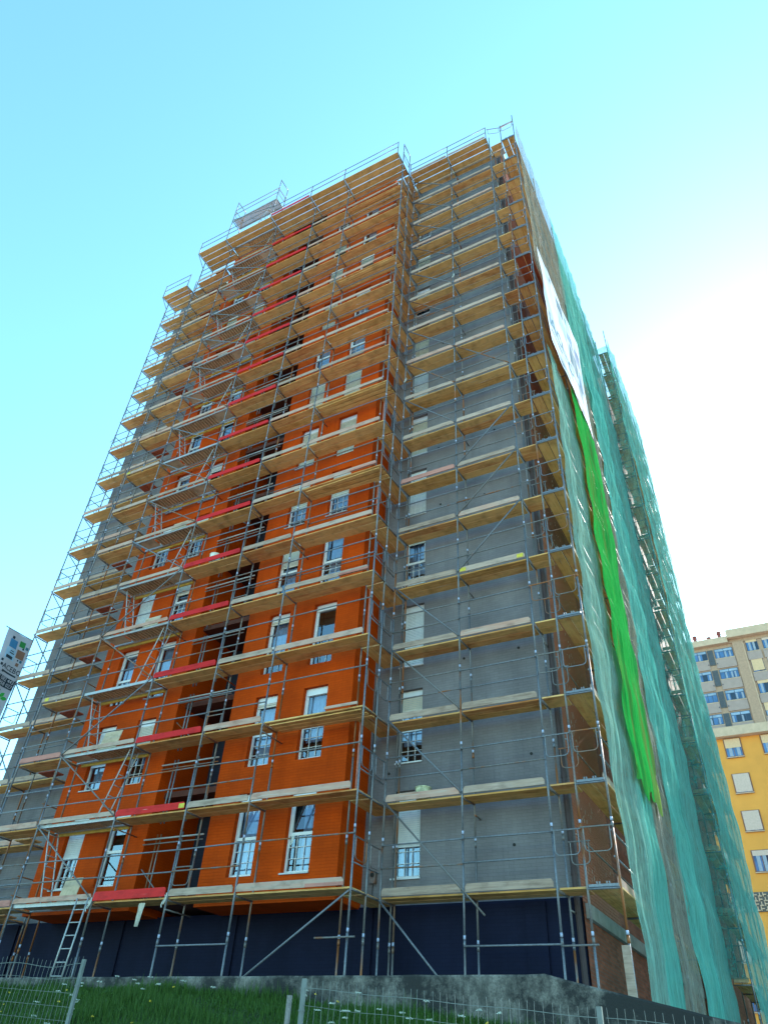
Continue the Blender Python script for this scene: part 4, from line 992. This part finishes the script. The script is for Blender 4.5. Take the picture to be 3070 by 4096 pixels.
for i in range(4):
    s = fz(i); lo = s-1.28 if i < 3 else ZM+.004
    for xa_, xb_ in ((-2.6, 4.42), (5.2, 7.45)): fbox('spandrel_panel', (xa_, YF-.12, lo), (xb_, YF-.003, s-.09), PANEL)
    fwin(-1.4, 1.5, s, s+1.27, 4, 0); fwin(2.25, 4.38, s, s+1.27, 4, 0); fwin(5.28, 7.37, s, s+1.27, 4, 0)
    V_ = fbox('service_recess', (4.48, YF-.08, max(lo, s-.78)), (5.14, YF-.004, s+1.25), VENT)
    for k in range(5): fbox('louvre', (4.52+.12*k, YF-.10, max(lo, s-.7)+.02), (4.56+.12*k, YF-.083, s+1.2), FRAMEB, V_)
    for xx in (4.32, 5.32): fbox('vent_block', (xx-.05, YF-.2, s-.72), (xx+.05, YF-.121, s-.62), FRAMEB); 
    for j, (xx, bl) in enumerate(((8.95, (.2, .9, .25, .6)[i]), (10.75, (.2, .5, .3, .2)[i]), (14.0, .4), (16.5, .2))):
        fwin(xx, xx+1.3, s+.28, s+1.93-(.2 if i == 0 else 0), 2, bl, bm=BLIND if j % 2 == 0 else BLINDW, transom_=False); fbox('spandrel_panel', (xx-.15, YF-.12, max(ZM+.005, s-.85)), (xx+1.45, YF-.003, s+.19), PANEL)
fbox('pilaster', (7.52, YF-.25, ZM+.004), (8.72, YF-.003, 41.44), BROWN)
for k in range(66): fbox('quoin_brick', (8.6, YF-.27, ZM+.1+.15*k), (8.74, YF-.252, ZM+.2+.15*k), CREAMF)
for i in range(7):
    z1_ = 29.92-3.95*i
    for j in range(-1, 4):
        xx = 3.8+3.87*j; bl = ((.5, .97, .97, .25)[i % 4] if j == 0 else random.choice((.45, .6, .97, .3)))
        if 12.3 < z1_ < 14.5: continue
        R_ = fbox('window_surround', (xx-.07, YF+.33, z1_-2.12), (xx+1.79, YF+.397, z1_+.08), ROSE)
        fwin(xx, xx+1.72, z1_-2.05, z1_, 2, bl, YF+.28, ROSE, BLIND if i < 1 else BLINDW, False)
# pierced screen wall low down on the far block
Z0 = 12.45
fbox('screen_backing', (-2, YF+.2, Z0), (20, YF+.398, Z0+1.75), VENT)
for k in range(44):
    for j in range(4):
        xx = -1.9+.44*k; zz = Z0+.06+.42*j
        if (k+j) % 2: fbox('screen_block', (xx, YF+.1, zz), (xx+.38, YF+.198, zz+.10), CREAMF); fbox('screen_block', (xx+.15, YF+.1, zz+.102), (xx+.24, YF+.198, zz+.38), CREAMF)
        else: fbox('screen_block', (xx+.02, YF+.1, zz), (xx+.11, YF+.198, zz+.38), CREAMF); fbox('screen_block', (xx+.111, YF+.1, zz+.14), (xx+.36, YF+.198, zz+.23), CREAMF)
for (x, h) in ((3.45, 1.25), (5.05, .8), (6.3, 1.3)):
    b = MB(); b.lathe((x, YF+.6, 42.25), [(.22, 0), (.20, h-.4), (.27, h-.36), (.27, h-.26), (.19, h-.24), (.19, h-.1), (.28, h-.08), (.25, h)], 12); b.build('chimney', CHIM, FBD)
b = MB(); b.tube((7.75, YF+1, 42.9), (7.75, YF+1, 45.2), .03, 6)
for zz, l_ in ((45.0, .4), (44.7, .3), (43.9, .3)): b.tube((7.75-l_, YF+1, zz), (7.75+l_*.6, YF+1, zz+.1), .02, 5)
b.build('antenna', STEEL, FBD)
